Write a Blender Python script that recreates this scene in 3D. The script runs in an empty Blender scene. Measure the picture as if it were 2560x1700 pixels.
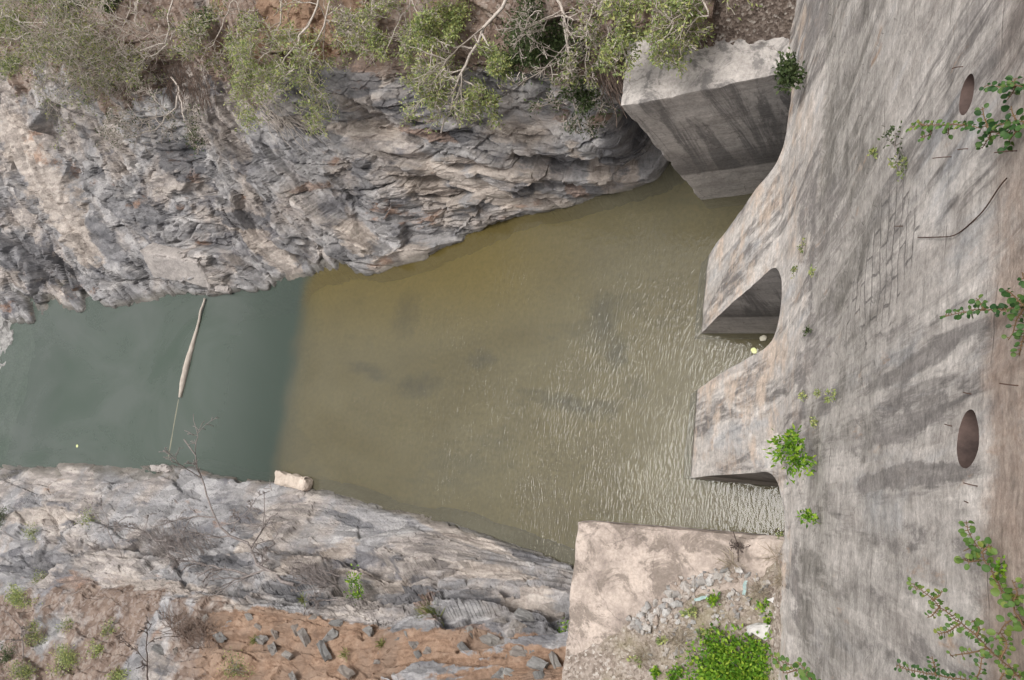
import bpy, math, random
import numpy as np
from mathutils import Vector, Matrix

# ------------------------------------------------------------------ camera, sky, sun, exposure
SC = bpy.context.scene
COL = SC.collection
F, CX, CY, CAMH = 2000.0, 1280.0, 850.0, 30.0          # pixels of the 2560x1700 photograph; metres above the water
def _axes():
    dn = np.array([2500 - CX, -(1387 - CY), -F]); dn /= np.linalg.norm(dn)
    ez = -dn
    ey = np.array([2555 - CX, 9563 + CY, -F]); ey -= ez * (ey @ ez); ey /= np.linalg.norm(ey)
    return np.array([np.cross(ey, ez), ey, ez])
RW = _axes()
CAM = np.array([0.0, 0.0, CAMH])
cam_d = bpy.data.cameras.new('camera'); cam = bpy.data.objects.new('camera', cam_d); COL.objects.link(cam)
cam_d.sensor_width = 36.0; cam_d.lens = 36.0 * F / 2560.0; cam_d.clip_end = 1000.0; cam_d.clip_start = 0.05
M4 = Matrix([list(RW[0]) + [0], list(RW[1]) + [0], list(RW[2]) + [CAMH], [0, 0, 0, 1]])
cam.matrix_world = M4
SC.camera = cam

SUN_EL, SUN_DIR = 82.0, np.array([-0.85, 0.40])          # sun downstream and over the left bank
world = bpy.data.worlds.new('World'); SC.world = world; world.use_nodes = True
wn = world.node_tree; wn.nodes.clear()
sky = wn.nodes.new('ShaderNodeTexSky'); sky.sky_type = 'NISHITA'; sky.sun_disc = False
sky.sun_elevation = math.radians(SUN_EL); sky.sun_rotation = math.atan2(SUN_DIR[0], SUN_DIR[1])
sky.air_density = 1.0; sky.dust_density = 6.0; sky.ozone_density = 1.0
hs = wn.nodes.new('ShaderNodeHueSaturation'); hs.inputs['Saturation'].default_value = 0.12
bg = wn.nodes.new('ShaderNodeBackground'); bg.inputs['Strength'].default_value = 0.15
wo = wn.nodes.new('ShaderNodeOutputWorld')
wn.links.new(sky.outputs[0], hs.inputs['Color']); wn.links.new(hs.outputs[0], bg.inputs['Color']); wn.links.new(bg.outputs[0], wo.inputs['Surface'])

sun_d = bpy.data.lights.new('sun', 'SUN'); sun_d.energy = 1.5; sun_d.angle = math.radians(20); sun_d.color = (1.0, 0.95, 0.88)
sun = bpy.data.objects.new('sun', sun_d); COL.objects.link(sun)
_h = SUN_DIR / np.linalg.norm(SUN_DIR) * math.cos(math.radians(SUN_EL))
sun.rotation_euler = Vector((_h[0], _h[1], math.sin(math.radians(SUN_EL)))).to_track_quat('Z', 'Y').to_euler()
sun.location = (-20, 20, 60)
SC.view_settings.view_transform = 'Standard'; SC.view_settings.look = 'None'
SC.view_settings.gamma = 1.0; SC.view_settings.exposure = 0.18
SC.cycles.max_bounces = 6; SC.cycles.transparent_max_bounces = 12
SC.cycles.use_adaptive_sampling = True
random.seed(7)
RNG = np.random.default_rng(7)

# ------------------------------------------------------------------ where a sight line meets a height
def ray(px, py): return np.array([px - CX, -(py - CY), -F]) @ RW.T
def atz(px, py, z=0.0):
    d = ray(px, py); return CAM + d * ((z - CAMH) / d[2])
def atz_np(px, py, z):
    d = np.stack([px - CX, -(py - CY), np.full_like(px, -F)], -1) @ RW.T
    return CAM + d * ((z - CAMH) / d[..., 2])[..., None]

# ------------------------------------------------------------------ noise in numpy
def _hash(i, j, k, seed=0):
    h = (i.astype(np.int64) * 374761393 + j.astype(np.int64) * 668265263 + k.astype(np.int64) * 2147483647 + seed * 1274126177) & 0xFFFFFFFF
    h = ((h ^ (h >> 13)) * 1274126177) & 0xFFFFFFFF
    h = ((h ^ (h >> 16)) * 2246822519) & 0xFFFFFFFF
    return ((h ^ (h >> 15)) & 0xFFFFFF) / float(0x1000000)
def vnoise(p, seed=0):
    f = np.floor(p); i = f.astype(np.int64); t = p - f; t = t * t * t * (t * (t * 6 - 15) + 10)
    out = 0
    for dx in (0, 1):
        wx = t[:, 0] if dx else 1 - t[:, 0]
        for dy in (0, 1):
            wy = t[:, 1] if dy else 1 - t[:, 1]
            for dz in (0, 1):
                wz = t[:, 2] if dz else 1 - t[:, 2]
                out = out + wx * wy * wz * _hash(i[:, 0] + dx, i[:, 1] + dy, i[:, 2] + dz, seed)
    return out * 2 - 1
def fbm(p, octaves=4, seed=0, gain=0.5):
    a, s, out = 1.0, 0.0, 0
    for o in range(octaves):
        out = out + a * vnoise(p * 2.0 ** o + 17.3 * o, seed + o); s += a; a *= gain
    return out / s
def worley(p, seed=0, jit=0.9):
    """nearest cell: its random values, the vector to its point, and the gap to the second nearest"""
    f = np.floor(p).astype(np.int64); n = len(p)
    d1 = np.full(n, 9.0); d2 = np.full(n, 9.0); best = np.zeros((n, 3)); ids = np.zeros((n, 3), np.int64)
    for dx in (-1, 0, 1):
        for dy in (-1, 0, 1):
            for dz in (-1, 0, 1):
                c = f + np.array([dx, dy, dz])
                q = np.stack([_hash(c[:, 0], c[:, 1], c[:, 2], seed + 11 * m) for m in range(3)], -1)
                v = p - (c + 0.5 + (q - 0.5) * jit)
                d = (v * v).sum(-1)
                m1 = d < d1
                d2 = np.where(m1, d1, np.minimum(d2, d))
                d1 = np.where(m1, d, d1); best[m1] = v[m1]; ids[m1] = c[m1]
    r = np.stack([_hash(ids[:, 0], ids[:, 1], ids[:, 2], seed + 101 + m) for m in range(4)], -1)
    return r, best, np.sqrt(d2) - np.sqrt(d1)
def sstep(a, b, x):
    t = np.clip((x - a) / (b - a), 0, 1); return t * t * (3 - 2 * t)

# ------------------------------------------------------------------ mesh and object helpers
def mesh(name, verts, faces, mat=None, smooth=False, attrs=None, mats=None, midx=None):
    me = bpy.data.meshes.new(name)
    if isinstance(faces, np.ndarray):
        nv, nf, k = len(verts), len(faces), faces.shape[1]
        me.vertices.add(nv); me.vertices.foreach_set('co', np.asarray(verts, np.float32).ravel())
        me.loops.add(nf * k); me.loops.foreach_set('vertex_index', faces.astype(np.int32).ravel())
        me.polygons.add(nf); me.polygons.foreach_set('loop_start', np.arange(0, nf * k, k, dtype=np.int32))
        me.update(calc_edges=True)
    else:
        me.from_pydata([tuple(v) for v in verts], [], [tuple(f) for f in faces]); me.update()
    if attrs:
        for an, av in attrs.items():
            a = me.attributes.new(an, 'FLOAT', 'POINT'); a.data.foreach_set('value', np.asarray(av, np.float32))
    for m in (mats or ([mat] if mat else [])): me.materials.append(m)
    if midx is not None: me.polygons.foreach_set('material_index', np.asarray(midx, np.int32))
    me.polygons.foreach_set('use_smooth', np.full(len(me.polygons), smooth))
    me.validate(); me.update()
    return me
def put(name, me, parent=None, loc=None):
    o = bpy.data.objects.new(name, me); COL.objects.link(o)
    if parent is not None: o.parent = parent
    if loc is not None: o.location = loc
    return o
def tag(o, label, cat, group=None):
    o['label'] = label; o['category'] = cat
    if group: o['group'] = group
    return o
def kind(o, k): o['kind'] = k; return o
def thing(name, label, cat, loc=(0, 0, 0), group=None):
    o = bpy.data.objects.new(name, None); COL.objects.link(o); o.location = tuple(loc); o.empty_display_size = 0.2
    return tag(o, label, cat, group)
def grid_faces(nr, nc):
    a = np.arange(nr * nc).reshape(nr, nc)
    return np.stack([a[:-1, :-1], a[:-1, 1:], a[1:, 1:], a[1:, :-1]], -1).reshape(-1, 4)
def grid_normals(P):
    du = np.gradient(P, axis=1); dv = np.gradient(P, axis=0)
    n = np.cross(du, dv); return n / (np.linalg.norm(n, axis=-1, keepdims=True) + 1e-9)

# ------------------------------------------------------------------ material helpers
class NT:
    def __init__(s, name):
        s.m = bpy.data.materials.new(name); s.m.use_nodes = True; s.t = s.m.node_tree
        s.b = s.t.nodes['Principled BSDF']; s.out = s.t.nodes['Material Output']; s._co = None
        s.b.inputs['Specular IOR Level'].default_value = 0.25
    def n(s, typ, **kw):
        o = s.t.nodes.new(typ)
        for k, v in kw.items(): setattr(o, k, v)
        return o
    def l(s, a, b): s.t.links.new(a, b)
    def set(s, sock, v):
        if isinstance(v, bpy.types.NodeSocket): s.l(v, sock)
        else: sock.default_value = v
    def co(s):
        if s._co is None: s._co = s.n('ShaderNodeTexCoord').outputs['Object']
        return s._co
    def mapv(s, scale=(1, 1, 1), rot=(0, 0, 0), vec=None, loc=(0, 0, 0)):
        m = s.n('ShaderNodeMapping'); s.l(vec or s.co(), m.inputs[0]); m.inputs['Scale'].default_value = scale
        m.inputs['Rotation'].default_value = rot; m.inputs['Location'].default_value = loc; return m.outputs[0]
    def noise(s, scale, detail=5, rough=0.6, vec=None, dist=0.0):
        x = s.n('ShaderNodeTexNoise'); s.l(vec or s.co(), x.inputs['Vector']); x.inputs['Scale'].default_value = scale
        x.inputs['Detail'].default_value = detail; x.inputs['Roughness'].default_value = rough; x.inputs['Distortion'].default_value = dist
        return x.outputs['Fac']
    def vor(s, scale, vec=None, feature='F1', out='Distance'):
        x = s.n('ShaderNodeTexVoronoi', feature=feature); s.l(vec or s.co(), x.inputs['Vector']); x.inputs['Scale'].default_value = scale
        return x.outputs[out]
    def ramp(s, fac, *stops, interp='LINEAR'):
        r = s.n('ShaderNodeValToRGB'); s.l(fac, r.inputs[0]); r.color_ramp.interpolation = interp
        e = r.color_ramp.elements
        while len(e) < len(stops): e.new(0.5)
        for el, (p, c) in zip(e, stops):
            el.position = p; el.color = (c, c, c, 1) if not isinstance(c, tuple) else (*c, 1)
        return r.outputs[0]
    def mix(s, fac, a, b, blend='MIX'):
        x = s.n('ShaderNodeMix', data_type='RGBA', blend_type=blend)
        s.set(x.inputs[0], fac)
        for i, v in ((6, a), (7, b)): s.set(x.inputs[i], (*v, 1) if isinstance(v, tuple) and len(v) == 3 else v)
        return x.outputs[2]
    def math(s, op, a, b=0.0, c=None):
        x = s.n('ShaderNodeMath', operation=op); s.set(x.inputs[0], a); s.set(x.inputs[1], b)
        if c is not None: s.set(x.inputs[2], c)
        return x.outputs[0]
    def mr(s, v, a, b, c=0.0, d=1.0, smooth=True):
        x = s.n('ShaderNodeMapRange'); x.interpolation_type = 'SMOOTHSTEP' if smooth else 'LINEAR'
        s.set(x.inputs[0], v)
        for i, q in enumerate((a, b, c, d)): x.inputs[i + 1].default_value = q
        return x.outputs[0]
    def attr(s, name): return s.n('ShaderNodeAttribute', attribute_name=name).outputs['Fac']
    def xyz(s):
        x = s.n('ShaderNodeSeparateXYZ'); s.l(s.co(), x.inputs[0]); return x.outputs
    def bump(s, h, strength=0.5, dist=0.05, normal=None):
        x = s.n('ShaderNodeBump'); x.inputs['Strength'].default_value = strength; x.inputs['Distance'].default_value = dist
        s.l(h, x.inputs['Height'])
        if normal is not None: s.l(normal, x.inputs['Normal'])
        return x.outputs[0]
    def done(s, color, rough=0.85, normal=None):
        s.set(s.b.inputs['Base Color'], (*color, 1) if isinstance(color, tuple) else color)
        s.set(s.b.inputs['Roughness'], rough)
        if normal is not None: s.l(normal, s.b.inputs['Normal'])
        return s.m

def rock_material(name, tint=(1, 1, 1), rot=(0, 0, 0)):
    t = NT(name)
    bed = t.mapv((0.35, 1.1, 1.6), rot)
    big = t.noise(0.22, 4, 0.55, dist=0.6)
    mid = t.noise(0.9, 6, 0.6, bed, 0.5)
    streak = t.noise(2.0, 5, 0.6, t.mapv((0.25, 1.6, 2.6), rot))
    fine = t.noise(9.0, 5, 0.65)
    c = t.ramp(mid, (0.30, (0.14, 0.138, 0.142)), (0.43, (0.25, 0.245, 0.248)), (0.56, (0.345, 0.335, 0.332)), (0.72, (0.47, 0.45, 0.435)))
    warm = t.mix(t.ramp(streak, (0.40, 0.0), (0.62, 1.0)), (0.25, 0.21, 0.185), (0.50, 0.435, 0.375))
    c = t.mix(t.ramp(big, (0.48, 0.0), (0.58, 0.6)), c, warm)
    c = t.mix(t.ramp(t.noise(0.55, 5, 0.6, t.mapv((0.6, 1, 1.4), rot, loc=(7, 3, 1))), (0.56, 0.0), (0.63, 0.8)), c, (0.15, 0.148, 0.16))
    wob = t.math('MULTIPLY', t.math('SUBTRACT', t.noise(1.3, 8, 0.72, bed), 0.5), 1.9)
    def spot(attr, lo, hi, col, k=1.0):
        nonlocal c
        c = t.mix(t.math('MULTIPLY', t.ramp(t.math('ADD', t.attr(attr), wob), (lo, 0.0), (hi, 1.0)), k), c, col)
    spot('cream', 0.40, 0.62, t.mix(t.ramp(streak, (0.36, 0.0), (0.6, 1.0)), (0.31, 0.265, 0.23), (0.50, 0.44, 0.385)), 0.8)
    spot('dark', 0.42, 0.60, t.mix(t.ramp(mid, (0.4, 0.0), (0.6, 1.0)), (0.10, 0.10, 0.108), (0.185, 0.183, 0.19)), 0.85)
    spot('rust', 0.42, 0.62, t.mix(t.ramp(fine, (0.4, 0.0), (0.6, 1.0)), (0.21, 0.145, 0.11), (0.31, 0.205, 0.15)), 0.65)
    c = t.mix(t.ramp(t.noise(0.4, 5, 0.65, t.mapv((0.5, 1, 1.5), rot, loc=(3, 11, 5))), (0.62, 0.0), (0.68, 0.7)), c, (0.27, 0.165, 0.11))
    cell = t.n('ShaderNodeTexVoronoi'); t.l(t.mapv((0.7, 1.4, 1.9), rot), cell.inputs['Vector']); cell.inputs['Scale'].default_value = 1.6
    sep = t.n('ShaderNodeSeparateColor'); t.l(cell.outputs['Color'], sep.inputs[0])
    c = t.mix(1.0, c, t.ramp(sep.outputs[0], (0.0, 0.74), (1.0, 1.24)), 'MULTIPLY')
    c = t.mix(1.0, c, t.ramp(fine, (0.3, 0.78), (0.7, 1.2)), 'MULTIPLY')
    # brown stony soil and orange soil where the rock is covered
    v = t.n('ShaderNodeTexVoronoi'); t.l(t.co(), v.inputs['Vector']); v.inputs['Scale'].default_value = 6.0
    sv = t.n('ShaderNodeSeparateColor'); t.l(v.outputs['Color'], sv.inputs[0])
    screec = t.ramp(t.noise(1.2, 7, 0.7), (0.35, (0.115, 0.082, 0.064)), (0.5, (0.20, 0.145, 0.115)), (0.66, (0.30, 0.235, 0.19)))
    screec = t.mix(t.ramp(sv.outputs[1], (0.55, 0.0), (0.85, 0.55)), screec, (0.36, 0.31, 0.275))
    e2 = t.math('ADD', t.attr('scree'), t.math('MULTIPLY', t.math('SUBTRACT', t.noise(0.8, 6, 0.7), 0.5), 1.3))
    c = t.mix(t.ramp(e2, (0.44, 0.0), (0.62, 1.0)), c, screec)
    sf = t.noise(1.7, 9, 0.76)
    soilc = t.ramp(sf, (0.36, (0.17, 0.105, 0.072)), (0.5, (0.31, 0.205, 0.14)), (0.64, (0.42, 0.30, 0.22)))
    soilc = t.mix(t.ramp(t.noise(0.5, 6, 0.65), (0.47, 0.0), (0.62, 0.75)), soilc, (0.25, 0.18, 0.135))
    edge = t.math('ADD', t.attr('soil'), t.math('MULTIPLY', t.math('SUBTRACT', t.noise(1.0, 7, 0.7), 0.5), 1.2))
    c = t.mix(t.ramp(edge, (0.46, 0.0), (0.56, 1.0)), c, soilc)
    c = t.mix(1.0, c, tint, 'MULTIPLY')
    wet = t.mr(t.math('ADD', t.xyz()[2], t.math('MULTIPLY', mid, 0.5)), 0.62, 0.34)
    c = t.mix(t.math('MULTIPLY', wet, 0.7), c, (0.085, 0.078, 0.062))
    h = t.math('ADD', t.math('MULTIPLY', mid, 0.6), t.math('MULTIPLY', fine, 0.35))
    h = t.math('ADD', h, t.math('MULTIPLY', t.noise(30, 4, 0.6), 0.12))
    return t.done(c, 0.82, t.bump(h, 0.7, 0.10))
def loc_vec(t, loc): return t.mapv((1, 1, 1), (0, 0, 0), loc=loc)

def concrete_dam():
    t = NT('dam_concrete'); x, y, z = t.xyz()
    warp = t.noise(0.35, 3, 0.5)
    st1 = t.noise(0.8, 8, 0.66, t.mapv((0.15, 1.0, 0.075)), 0.5)
    st2 = t.noise(3.0, 8, 0.70, t.mapv((0.2, 1.0, 0.13)), 0.4)
    mott = t.noise(1.9, 9, 0.74, t.mapv((0.4, 1.0, 0.33)))
    fine = t.noise(16, 6, 0.75)
    c = t.ramp(mott, (0.33, (0.33, 0.295, 0.272)), (0.45, (0.44, 0.40, 0.37)), (0.56, (0.50, 0.46, 0.43)), (0.68, (0.59, 0.545, 0.51)))
    dark = t.ramp(st1, (0.505, 0.0), (0.55, 0.95))
    c = t.mix(t.math('MULTIPLY', dark, t.ramp(st2, (0.43, 0.1), (0.54, 1.0))), c, (0.185, 0.168, 0.16))
    pale = t.ramp(t.noise(1.1, 7, 0.68, t.mapv((0.2, 1.2, 0.09), loc=(4, 9, 3)), 0.4), (0.485, 0.0), (0.545, 0.9))
    c = t.mix(t.math('MULTIPLY', pale, t.ramp(st2, (0.40, 1.0), (0.56, 0.3))), c, (0.66, 0.61, 0.57))
    cool = t.ramp(t.noise(0.8, 6, 0.65, t.mapv((0.3, 1.1, 0.25), loc=(14, 2, 8)), 0.7), (0.54, 0.0), (0.66, 0.55))
    c = t.mix(cool, c, (0.42, 0.425, 0.44))
    # long run-off stains
    wob = t.math('MULTIPLY', t.math('SUBTRACT', t.noise(2.6, 9, 0.76, t.mapv((0.5, 1.2, 0.38))), 0.5), 2.3)
    stain = t.ramp(t.math('ADD', t.attr('stain'), wob), (0.42, 0.0), (0.66, 1.0))
    c = t.mix(t.math('MULTIPLY', t.math('MULTIPLY', stain, t.ramp(st2, (0.36, 0.35), (0.52, 1.0))), 0.9), c, t.mix(t.ramp(st2, (0.42, 0.0), (0.58, 1.0)), (0.135, 0.122, 0.118), (0.255, 0.232, 0.22)))
    # weathered band above the construction joint
    band = t.math('MULTIPLY', t.mr(z, 13.2, 13.5), t.mr(t.math('ADD', z, t.math('MULTIPLY', warp, 5.0)), 24.5, 18.0))
    worn = t.ramp(t.noise(2.2, 9, 0.78), (0.36, (0.15, 0.137, 0.122)), (0.50, (0.255, 0.235, 0.213)), (0.62, (0.38, 0.355, 0.33)))
    c = t.mix(t.math('MULTIPLY', band, t.ramp(t.noise(0.5, 6, 0.65), (0.41, 0.25), (0.50, 0.95))), c, worn)
    c = t.mix(t.math('MULTIPLY', pale, t.math('MULTIPLY', band, 0.55)), c, (0.55, 0.505, 0.47))
    # courses of old masonry showing through
    bv = t.n('ShaderNodeCombineXYZ'); t.l(t.math('ADD', y, t.math('MULTIPLY', t.noise(1.5, 4, 0.6), 0.25)), bv.inputs[0]); t.l(t.math('ADD', z, t.math('MULTIPLY', t.noise(1.2, 4, 0.6), 0.18)), bv.inputs[1])
    br = t.n('ShaderNodeTexBrick'); t.l(bv.outputs[0], br.inputs['Vector']); br.inputs['Scale'].default_value = 1.0
    br.inputs['Brick Width'].default_value = 0.62; br.inputs['Row Height'].default_value = 0.30; br.inputs['Mortar Size'].default_value = 0.022; br.inputs['Mortar Smooth'].default_value = 0.3
    courses = t.math('MULTIPLY', br.outputs['Fac'], t.ramp(t.math('ADD', t.attr('course'), t.math('MULTIPLY', t.math('SUBTRACT', t.noise(1.3, 7, 0.75), 0.5), 2.0)), (0.42, 0.0), (0.60, 1.0)))
    c = t.mix(t.math('MULTIPLY', courses, 0.7), c, (0.13, 0.12, 0.115))
    # peach and rust blooms near the toe
    toe = t.mr(z, 14.5, 9.0)
    peach = t.ramp(t.noise(0.7, 7, 0.68, loc_vec(t, (9, 2, 4))), (0.50, 0.0), (0.62, 0.7))
    c = t.mix(t.math('MULTIPLY', toe, peach), c, (0.60, 0.475, 0.38))
    rust = t.ramp(t.noise(1.5, 7, 0.7, t.mapv((0.4, 1.3, 0.35), loc=(1, 6, 2))), (0.62, 0.0), (0.70, 0.8))
    c = t.mix(t.math('MULTIPLY', rust, 0.6), c, (0.44, 0.27, 0.16))
    # brown upper part
    topb = t.mr(t.math('ADD', z, t.math('MULTIPLY', t.math('SUBTRACT', mott, 0.5), 1.6)), 22.1, 22.6)
    brown = t.ramp(t.noise(3.0, 8, 0.72), (0.34, (0.28, 0.195, 0.15)), (0.66, (0.46, 0.365, 0.305)))
    c = t.mix(t.math('MULTIPLY', t.math('MULTIPLY', topb, t.ramp(t.noise(0.7, 6, 0.7, loc_vec(t, (2, 8, 5))), (0.38, 0.25), (0.52, 0.8))), t.mr(y, 4.2, 2.2, 0.25, 1.0)), c, brown)
    tide = t.mr(t.math('ADD', z, t.math('MULTIPLY', mott, 0.35)), 0.48, 0.26)
    c = t.mix(t.math('MULTIPLY', tide, 0.85), c, (0.085, 0.078, 0.055))
    c = t.mix(1.0, c, t.ramp(t.noise(4.5, 7, 0.72, t.mapv((0.7, 1, 0.7))), (0.34, 0.72), (0.5, 1.0), (0.66, 1.22)), 'MULTIPLY')
    board = t.noise(1.0, 5, 0.6, t.mapv((0.5, 0.5, 9.0)))
    c = t.mix(1.0, c, t.ramp(board, (0.3, 0.88), (0.7, 1.1)), 'MULTIPLY')
    c = t.mix(1.0, c, t.ramp(fine, (0.3, 0.76), (0.7, 1.22)), 'MULTIPLY')
    pit = t.ramp(t.vor(2.6), (0.0, 1.0), (0.045, 0.0))
    c = t.mix(t.math('MULTIPLY', pit, t.ramp(t.noise(0.6, 3, 0.5), (0.5, 0.0), (0.56, 0.8))), c, (0.10, 0.088, 0.08))
    # thin joints of each lift
    jn = t.n('ShaderNodeMath', operation='PINGPONG'); t.l(t.math('ADD', z, t.math('MULTIPLY', t.noise(1.2, 4, 0.5), 0.08)), jn.inputs[0]); jn.inputs[1].default_value = 0.66
    line = t.math('MULTIPLY', t.ramp(jn.outputs[0], (0.0, 1.0), (0.022, 0.0)), t.ramp(t.noise(0.8, 4, 0.6), (0.48, 0.0), (0.58, 0.8)))
    c = t.mix(t.math('MULTIPLY', line, 0.6), c, (0.15, 0.135, 0.12))
    bl = t.math('MULTIPLY', t.vor(1.9, t.mapv((0.5, 1.0, 2.2)), 'DISTANCE_TO_EDGE'), 1.0)
    h = t.math('ADD', t.math('MULTIPLY', t.noise(3.2, 8, 0.72), 0.8), t.math('MULTIPLY', fine, 0.3))
    h = t.math('ADD', h, t.math('MULTIPLY', t.ramp(bl, (0.0, 0.0), (0.03, 1.0)), t.math('MULTIPLY', band, 0.3)))
    h = t.math('SUBTRACT', t.math('ADD', h, t.math('MULTIPLY', board, 0.35)), t.math('ADD', t.math('MULTIPLY', line, 0.3), t.math('MULTIPLY', courses, 0.6)))
    return t.done(c, 0.88, t.bump(h, 0.75, 0.06))

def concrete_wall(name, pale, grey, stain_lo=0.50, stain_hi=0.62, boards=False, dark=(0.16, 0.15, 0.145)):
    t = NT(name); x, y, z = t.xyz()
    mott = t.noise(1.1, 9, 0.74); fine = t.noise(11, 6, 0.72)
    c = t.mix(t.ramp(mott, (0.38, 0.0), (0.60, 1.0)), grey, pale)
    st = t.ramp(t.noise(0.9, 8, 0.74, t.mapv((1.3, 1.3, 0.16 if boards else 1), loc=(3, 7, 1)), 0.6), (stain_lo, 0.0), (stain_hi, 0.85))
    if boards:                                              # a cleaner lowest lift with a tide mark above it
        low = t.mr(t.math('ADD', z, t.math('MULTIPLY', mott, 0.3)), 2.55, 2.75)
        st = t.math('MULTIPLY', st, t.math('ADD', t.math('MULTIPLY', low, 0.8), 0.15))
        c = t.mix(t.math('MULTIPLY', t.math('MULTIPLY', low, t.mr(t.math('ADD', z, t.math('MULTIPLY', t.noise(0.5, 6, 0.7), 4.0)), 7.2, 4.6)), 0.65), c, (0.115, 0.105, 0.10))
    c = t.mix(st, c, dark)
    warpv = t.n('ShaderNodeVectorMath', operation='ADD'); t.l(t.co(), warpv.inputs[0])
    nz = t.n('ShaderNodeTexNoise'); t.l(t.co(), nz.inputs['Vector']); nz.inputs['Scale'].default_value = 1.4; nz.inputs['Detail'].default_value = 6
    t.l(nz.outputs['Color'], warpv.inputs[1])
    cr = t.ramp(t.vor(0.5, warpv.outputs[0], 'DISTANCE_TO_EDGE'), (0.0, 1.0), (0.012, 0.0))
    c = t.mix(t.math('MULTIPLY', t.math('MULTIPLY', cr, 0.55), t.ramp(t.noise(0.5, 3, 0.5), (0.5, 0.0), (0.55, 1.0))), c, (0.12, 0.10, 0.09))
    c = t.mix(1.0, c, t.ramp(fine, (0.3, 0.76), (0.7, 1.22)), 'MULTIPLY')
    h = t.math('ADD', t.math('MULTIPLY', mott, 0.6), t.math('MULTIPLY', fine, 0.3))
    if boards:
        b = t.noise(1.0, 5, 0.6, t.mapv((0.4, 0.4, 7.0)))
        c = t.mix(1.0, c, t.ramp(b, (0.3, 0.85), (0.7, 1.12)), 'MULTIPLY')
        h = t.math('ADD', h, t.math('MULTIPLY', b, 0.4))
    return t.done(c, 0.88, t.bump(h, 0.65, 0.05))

def water_material():
    t = NT('river_water'); t.t.nodes.remove(t.b); x, y, z = t.xyz()
    deep = t.mr(t.math('ADD', x, t.math('MULTIPLY', t.math('SUBTRACT', t.noise(0.5, 4, 0.6), 0.5), 1.1)), -31.7, -33.0)
    silt_reflect = t.noise(0.16, 5, 0.6, t.mapv((0.8, 1.2, 1)), 0.6)  # silt clouds, also standing in for uneven sky and cliff reflections
    bodyS = t.mix(t.ramp(silt_reflect, (0.36, 0.0), (0.62, 1.0)), (0.118, 0.108, 0.074), (0.150, 0.140, 0.100))
    bodyS = t.mix(t.math('MULTIPLY', t.mr(t.math('ADD', y, t.math('MULTIPLY', silt_reflect, 3.0)), 7.0, 12.5), t.mr(x, -13.0, -22.0)), bodyS, (0.135, 0.105, 0.036))
    bodyD = t.mix(t.ramp(silt_reflect, (0.36, 0.0), (0.62, 1.0)), (0.098, 0.128, 0.104), (0.145, 0.168, 0.150))
    bodyD = t.mix(t.mr(x, -40.0, -33.0), bodyD, (0.072, 0.094, 0.078))  # darker towards the apron: sky and cliff reflection put into the colour
    body = t.mix(deep, bodyS, bodyD)
    tint = t.mix(deep, (0.80, 0.78, 0.62), (0.45, 0.52, 0.45))
    dif = t.n('ShaderNodeBsdfDiffuse'); t.l(body, dif.inputs[0])
    tr = t.n('ShaderNodeBsdfTransparent'); t.l(tint, tr.inputs[0])
    mb = t.n('ShaderNodeMixShader'); mb.inputs[0].default_value = 0.60; t.l(tr.outputs[0], mb.inputs[1]); t.l(dif.outputs[0], mb.inputs[2])
    # wind ripples run across the pool, strongest over the apron
    n1 = t.noise(1.0, 2, 0.45, t.mapv((5.2, 1.7, 1.0), (0, 0, math.radians(5))), 0.3)
    n2 = t.noise(1.0, 2, 0.5, t.mapv((8.5, 2.8, 1.0), (0, 0, math.radians(-5)), loc=(3, 1, 0)))
    def crest(v, k):
        return t.math('POWER', t.math('SUBTRACT', 1.0, t.math('ABSOLUTE', t.math('MULTIPLY', t.math('SUBTRACT', v, 0.5), 3.2))), k)
    gust = t.ramp(t.noise(0.22, 3, 0.55), (0.36, 0.35), (0.6, 1.0))
    amp = t.math('MULTIPLY', t.mr(x, -34.5, -25.0, 0.22, 1.0), gust)
    h = t.math('MULTIPLY', t.math('ADD', t.math('MULTIPLY', crest(n1, 1.5), 0.7), t.math('MULTIPLY', crest(n2, 1.5), 0.32)), amp)
    nb = t.bump(h, 1.0, 0.0115)
    gl = t.n('ShaderNodeBsdfGlossy'); gl.inputs['Roughness'].default_value = 0.045; t.l(nb, gl.inputs['Normal'])
    fr = t.n('ShaderNodeFresnel'); fr.inputs[0].default_value = 1.33; t.l(nb, fr.inputs['Normal'])
    ms = t.n('ShaderNodeMixShader'); t.l(fr.outputs[0], ms.inputs[0]); t.l(mb.outputs[0], ms.inputs[1]); t.l(gl.outputs[0], ms.inputs[2])
    t.l(ms.outputs[0], t.out.inputs['Surface'])
    return t.m

def bed_material():
    t = NT('river_bed_silt'); x, y, z = t.xyz()
    n1 = t.noise(0.5, 6, 0.6); n2 = t.noise(5, 5, 0.65)
    c = t.ramp(n1, (0.3, (0.24, 0.195, 0.085)), (0.7, (0.34, 0.285, 0.14)))
    patch = t.ramp(t.noise(0.3, 5, 0.6, t.mapv((0.55, 1, 1), loc=(2, 4, 0))), (0.56, 0.0), (0.64, 0.85))
    c = t.mix(t.math('MULTIPLY', patch, 0.5), c, (0.045, 0.045, 0.04))
    pa = t.math('ADD', t.attr('patch'), t.math('MULTIPLY', t.math('SUBTRACT', t.noise(1.1, 7, 0.75), 0.5), 1.6))
    c = t.mix(t.ramp(pa, (0.25, 0.0), (1.05, 0.95)), c, (0.02, 0.022, 0.02))
    c = t.mix(1.0, c, t.ramp(n2, (0.3, 0.8), (0.7, 1.2)), 'MULTIPLY')
    deep = t.mr(x, -32.4, -34.6)
    c = t.mix(deep, c, (0.05, 0.085, 0.06))
    return t.done(c, 0.95)

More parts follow.
